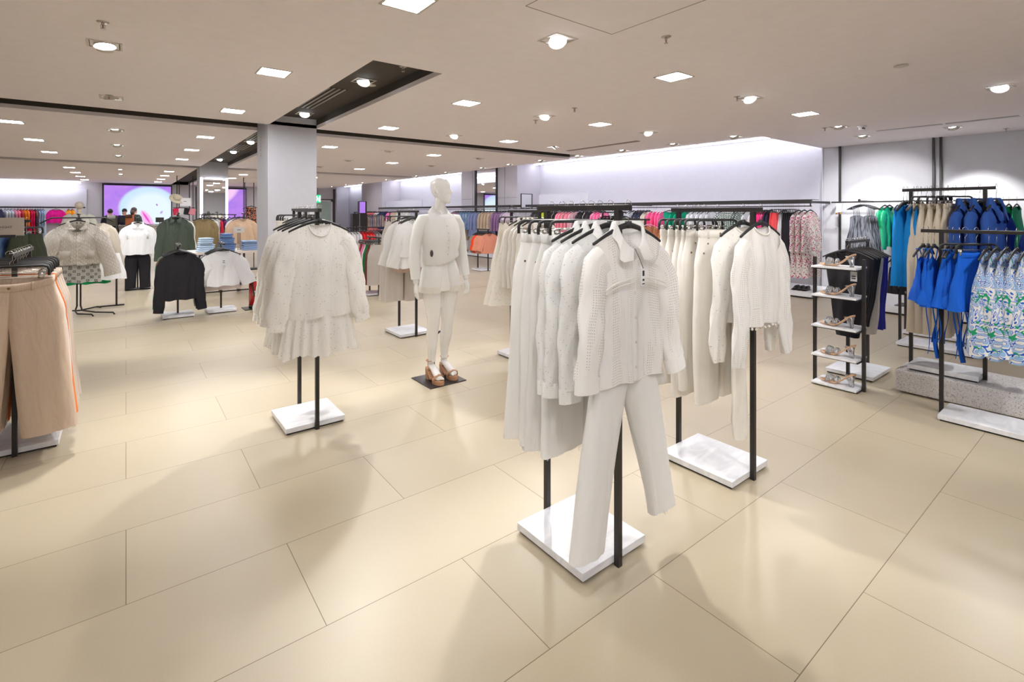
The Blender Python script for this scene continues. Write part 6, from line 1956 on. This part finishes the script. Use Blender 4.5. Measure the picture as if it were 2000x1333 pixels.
# ---------------------------------------------------------------- far end: screens, counter, people, clothes wall
def big_screen(name, x0, x1, z0, z1, mat, lab):
    r = empty(name, ((x0 + x1) / 2, YE - .05, (z0 + z1) / 2)); tagp(r, lab, 'video screen')
    hx, hz = (x1 - x0) / 2, (z1 - z0) / 2
    boxes('screen_face', [((-hx, -.03, -hz), (hx, .0, hz))], mat, r)
    boxes('surround', [((-hx - .06, -.02, -hz - .03), (-hx, .05, hz + .07)), ((hx, -.02, -hz - .03), (hx + .04, .05, hz + .07)), ((-hx, -.02, hz), (hx, .05, hz + .07)), ((-hx, -.02, -hz - .03), (hx, .05, -hz))], plain('screen_frame', (30, 28, 40), .4), r)


big_screen('video_wall', -.70, 1.53, 1.0, 2.60, SCR, 'huge glowing screen behind the cash desk, white cyan with pink petals')
big_screen('video_wall', 2.5, 4.40, 1.0, 2.56, SCR2, 'tall violet glowing screen right of the mirror pillar')
ct = empty('cash_desk', (.3, 25.0, 0)); tagp(ct, 'long greige cash desk in front of the glowing screen', 'counter')
boxes('counter_body', [((-1.6, -.3, .06), (1.5, .3, .96))], plain('greige_lacquer', (178, 170, 158), .5), ct, bevel=.004); boxes('toe_kick', [((-1.58, -.27, 0), (1.48, .27, .06))], M_BLACK, ct)
boxes('counter_top', [((-1.62, -.32, .96), (1.52, .32, .99))], plain('greige_top', (196, 190, 182), .3), ct)
for i, x in enumerate((-.05, 1.1)):
    r = empty('till_screen', (x, 25.1, .99)); tagp(r, 'small dark till screen on the cash desk, %s' % ('between the customers' if i == 0 else 'far right'), 'till')
    boxes('display', [((-.14, -.012, .1), (.14, .012, .3))], M_BLACK, r, bevel=.003); m = MB(); m.tube([(0, .02, 0), (0, .02, .2)], .015, 8); m.build('stand', M_BLACK, r)


def person(x, y, rz, lab, coat, legs, hair, hz, skin=(214, 160, 135), h=1.66, coat_len=.62, coat_w=.25, arms_fwd=.35, headyaw=0, lean=.06):
    r = empty('person', (x, y, 0), rz); tagp(r, lab, 'person')
    k = h / 1.66
    b = MB()
    tor = [(.78, .15, .105, .0), (.88, .165, .115, 0), (.98, .15, .105, 0), (1.08, .145, .1, -.01), (1.2, .165, .11, -.02), (1.3, .175, .105, -.03), (1.37, .15, .08, -.035), (1.41, .06, .055, -.04), (1.46, .05, .05, -.05)]
    b.loft([[(rx * math.cos(2 * PI * q / 24) * k, (cy + ry * math.sin(2 * PI * q / 24)) * k, z * k) for q in range(24)] for z, rx, ry, cy in tor], True, True)
    head(b, (0, -.06 * k, 1.545 * k), headyaw, k)
    for s in (-1, 1):
        limb(b, [Vector(p) * k for p in [(s * .085, 0, .85), (s * .09, 0, .7), (s * .092, -.01, .48), (s * .092, .015, .3), (s * .09, .02, .09)]], [v * k for v in (.09, .078, .054, .050, .036)], 14)
        A = [Vector(p) * k for p in [(s * .16, -.03, 1.33), (s * .2, -.03, 1.28), (s * .24, -.03 - arms_fwd * .1, 1.08), (s * .2, -.05 - arms_fwd * .8, 1.02)]]
        limb(b, A, [v * k for v in (.05, .052, .04, .028)], 12)
        hand(b, A[-1], (A[-1] - A[-2]), s, k, .3, (0, 0, -1))
        sh = MB(); sh.tube([Vector((s * .09, .07, .03)) * k, Vector((s * .09, -.02, .04)) * k, Vector((s * .095, -.13, .03)) * k], [.034 * k, .042 * k, .034 * k], 12, True, 0, .7)
        o = sh.build('shoe', M_BLACK, r)
        tr = MB(); tr.tube([Vector(p) * k for p in [(s * .085, 0, .88), (s * .09, 0, .7), (s * .092, -.01, .48), (s * .092, .012, .3), (s * .09, .016, .075)]], [v * k for v in (.098, .088, .068, .066, .056)], 16); tr.build('trouser_leg', cloth(legs), r)
        sl_ = MB(); sl_.tube([A[0] - Vector((s * .04, 0, 0))] + A[:3] + [A[2] * .2 + A[3] * .8], [v * k for v in (.07, .075, .072, .062, .05)], 16); sl_.build('sleeve', cloth(coat), r)
    o = b.build('body', plain('skin_%d' % int(skin[0]), skin, .5), r); remesh(o, .012, 2)
    c = MB()
    z1 = 1.39; z0 = z1 - coat_len
    c.loft([[((lerp(coat_w, .20, t) - .07 * sm(.85, 1, t)) * math.cos(2 * PI * q / 32) * k * (1 + .03 * math.sin(q * 1.9) * (1 - t)), (-.02 * t + lerp(coat_w * .72, .135, t) * (1 - .35 * sm(.85, 1, t)) * math.sin(2 * PI * q / 32)) * k, lerp(z0, z1, t) * k) for q in range(32)] for t in (0, .1, .25, .4, .55, .7, .82, .92, 1)])
    c.build('coat', cloth(coat), r)
    hr = MB()
    hr.sphere((0, -.045 * k, 1.585 * k), (.088 * k, .108 * k, .095 * k), 18, 12)
    if hz: hr.tube([Vector((0, .03, 1.56)) * k, Vector((0, .055, 1.46)) * k, Vector((0, .05, hz)) * k], [.07 * k, .065 * k, .045 * k], 14, True, 0, 1.0)
    hr.build('hair', plain('hair_%d' % int(hair[0]), hair, .6), r)
    return r


p1 = person(-.47, 24.35, PI + .15, 'person in long black coat and grey backpack standing at the cash desk', (40, 36, 44), (44, 46, 46), (34, 28, 34), 0, h=1.62, coat_len=.86, coat_w=.30)
p2 = person(.22, 24.2, PI - .55, 'person in dark teal jacket with brown backpack, head turned to the side', (66, 84, 86), (60, 50, 52), (86, 66, 70), 1.38, h=1.68, headyaw=-.5)
p3 = person(-.05, 25.62, .1, 'person in dark top behind the cash desk serving the customer', (40, 36, 70), (40, 40, 44), (30, 24, 34), 1.42, h=1.64)
p2.location.y = 24.2
for pr, c, c2, z in ((p1, (92, 88, 80), (176, 174, 172), 1.2), (p2, (176, 104, 70), (90, 60, 50), 1.22)):
    l = pr.matrix_basis if False else None
    bp_ = empty('backpack', (pr.location.x, pr.location.y, 0), pr.rotation_euler.z)
    tagp(bp_, 'grey flap backpack on the back of the black coat' if pr is p1 else 'tan brown backpack worn over the teal jacket', 'backpack')
    m = MB(); m.loft([[((.135 + .01 * math.sin(t * 3)) * sgn(math.cos(a)) * abs(math.cos(a)) ** .6, .205 + .07 * sgn(math.sin(a)) * abs(math.sin(a)) ** .6 * (1 - .25 * t), z - .22 + .4 * t) for a in [2 * PI * q / 24 for q in range(24)]] for t in (0, .06, .3, .6, .9, 1)], True, True); m.build('bag_body', cloth(c), bp_)
    m = MB(); m.loft([[(.13 * sgn(math.cos(a)) * abs(math.cos(a)) ** .6, .21 + .078 * math.sin(a), zz) for a in [2 * PI * q / 24 for q in range(24)]] for zz in (z + .06, z + .12, z + .19)], True, True); m.build('flap', cloth(c2), bp_)
    for s in (-1, 1):
        m = MB(); m.tube([(s * .09, .15, z + .16), (s * .12, .04, z + .2), (s * .13, -.1, z + .12), (s * .13, -.13, z - .05), (s * .12, .12, z - .18)], .014, 8); m.build('strap', cloth(c), bp_)
# clothes wall at the far left
br = boxes('wall_bar', [((XL, 25.58, 1.66), (-1.26, 25.63, 1.715))] + [((x, 25.63, 1.67), (x + .02, YE - .06, 1.70)) for x in (-3.2, -1.3)], M_BLACK); tagp(br, 'thin black hanging bar along the far end wall', 'clothes rail')
def Xof(px, Y=25.6):
    r_ = (px - 1000) / F
    return Y * (SA + CA * r_) / (CA - SA * r_)


its = []
for px, c, n, hm, kd in ((2, (60, 60, 90), 'navy', -.9, ()), (10, (236, 238, 240), 'white', -.7, ()), (16, (236, 238, 240), 'white', -.7, ()), (22, (214, 232, 238), 'ice blue', -.7, ()), (29, (246, 170, 196), 'pale pink', -.7, ()), (35, (248, 140, 170), 'candy pink', -.7, ()), (41, (206, 70, 90), 'raspberry', -.7, ()),
                         (47, (246, 150, 50), 'orange', -.7, ()), (53, (246, 150, 50), 'orange', -.7, ()), (59, (220, 24, 90), 'crimson', -1.05, ()), (63, (220, 24, 90), 'crimson', -1.05, ()), (69, (70, 62, 84), 'plum print', -.95, ('floral', (214, 140, 60), (40, 40, 60))), (74, (116, 142, 186), 'denim blue', -1.1, ('denim',)),
                         (79, (116, 142, 186), 'denim blue', -1.1, ('denim',)), (84, (190, 210, 230), 'bleached denim', -1.05, ('denim',)), (134, (250, 170, 30), 'amber', -.5, ()), (141, (250, 170, 30), 'amber', -.5, ())):
    its.append(dict(t=Xof(px), d=T(c, 320, hem=hm, kd=kd), name='dress', cat='dress', desc=n + ' dress', yaw=.35))
fill_rail(lambda t: (t, 25.605, 1.655 + .06, -PI / 2), its[::-1], 'the far end wall bar', 'the screen end', 1, 8)
its = [dict(t=Xof(110), d=T((232, 26, 150), 321, hem=-.62, spread=.12), name='jacket', cat='jacket', desc='fuchsia jacket facing the aisle', yaw=0)]
fill_rail(lambda t: (t, 25.55, 1.715, 0), its, 'the far end wall bar', 'the screen end')
# distant bag rack before the desk and egg-head mannequin
x, y = ray_xy(190, 17)
rack_y('garment_rack', x, y - .2, y + .25, 1.08, 'small distant rack with black and cream bags left of the cash desk customer', rail_over=.04)
its = [dict(t=y - .2 + .12 * i, d=T(((44, 42, 46), (232, 226, 206), (200, 60, 60))[i % 3], 322, hem=-.5, sl='none'), name='top', cat='top', desc=('black', 'cream', 'red')[i % 3] + ' top', yaw=-.2) for i in range(3)]
fill_rail(lambda t: (x, t, 1.0935, 0), its, 'the small distant rack', 'its front')
x, y = ray_xy(155, 11.4)
mq2 = empty('mannequin', (x, y, 0)); tagp(mq2, 'faceless egg-headed mannequin in pale jacket behind the quilted jacket', 'mannequin')
b = MB(); b.sphere((0, 0, 1.66), (.085, .1, .085), 20, 14); b.tube([(0, .01, 1.6), (0, .01, 1.5), (0, .01, 1.44)], [.045, .045, .06], 16)
b.loft([[(rx * math.cos(2 * PI * q / 24), ry * math.sin(2 * PI * q / 24), z) for q in range(24)] for z, rx, ry in ((.8, .16, .1), (.95, .165, .105), (1.1, .12, .08), (1.3, .15, .095), (1.42, .15, .07), (1.47, .07, .05))], True, True)
for s in (-1, 1):
    limb(b, [(s * .09, 0, .88), (s * .09, 0, .5), (s * .08, .01, .1), (s * .08, -.05, .03)], [.09, .055, .035, .03]); limb(b, [(s * .16, 0, 1.42), (s * .21, 0, 1.2), (s * .22, -.02, .9)], [.045, .04, .025]); hand(b, (s * .22, -.02, .9), (0, -.1, -1), s, 1, .3, (-s, 0, 0))
o = b.build('mannequin_body', plain('stone_mannequin', (206, 196, 182), .5), mq2); remesh(o, .012, 2)
c = MB(); c.loft([[(rx * math.cos(2 * PI * q / 32), ry * math.sin(2 * PI * q / 32), z) for q in range(32)] for z, rx, ry in ((.82, .23, .16), (1.0, .22, .15), (1.2, .21, .14), (1.38, .2, .12), (1.46, .1, .08))]); c.build('jacket', cloth((216, 216, 206)), mq2)
for s in (-1, 1):
    c = MB(); c.tube([(s * .13, 0, 1.42), (s * .2, 0, 1.38), (s * .26, 0, 1.15), (s * .25, -.02, .92)], [.07, .08, .075, .06], 16); c.build('sleeve', cloth((216, 216, 206)), mq2)
boxes('base_plate', [((-.2, -.2, 0), (.2, .2, .01))], M_BLACK, mq2)
# exit sign by the door, red lettering strip on the pillar
xs_, ys__ = Xof(622, 25.0), 25.0
r = empty('exit_sign', (xs_ - .04, 25.0, 2.16)); tagp(r, 'green lit emergency exit sign beside the pillar, near the far door', 'exit sign')
boxes('housing', [((-.16, 0, -.2), (.16, .05, .2))], plain('green_frame', (20, 150, 90), .4), r)
boxes('face', [((-.15, -.006, -.19), (.15, 0, .19))], emit('exit_green', (20, 200, 120), 1.1), r)
m = MB(); m.sphere((-.03, -.008, .1), (.025, .003, .03), 10, 6); m.tube([(-.03, -.009, .07), (-.01, -.009, -.01), (-.05, -.009, -.1)], .016, 6); m.tube([(-.01, -.009, -.01), (.05, -.009, -.06), (.04, -.009, -.12)], .014, 6); m.tube([(-.03, -.009, .05), (.05, -.009, .02)], .011, 6)
m.box((.07, -.009, -.14), (.13, -.007, .14)); m.build('running_figure', emit('exit_white', (245, 255, 250), 1.3), r)
boxes('hanger_rod', [((-.01, .02, .2), (.01, .03, HC - 2.16))], M_BLACK, r)
m = MB()
for k_, (w_, h_) in enumerate(((.05, .02), (.03, .03), (.05, .012), (.035, .03), (.05, .02), (.03, .012), (.045, .03))):
    m.box((1.5185, 7.80 - w_ / 2, 2.56 - k_ * .045), (1.5198, 7.80 + w_ / 2, 2.56 - k_ * .045 + h_))
o = m.build('trim_6', plain('faded_red', (206, 160, 152), .8), smooth=False); o['kind'] = 'structure'
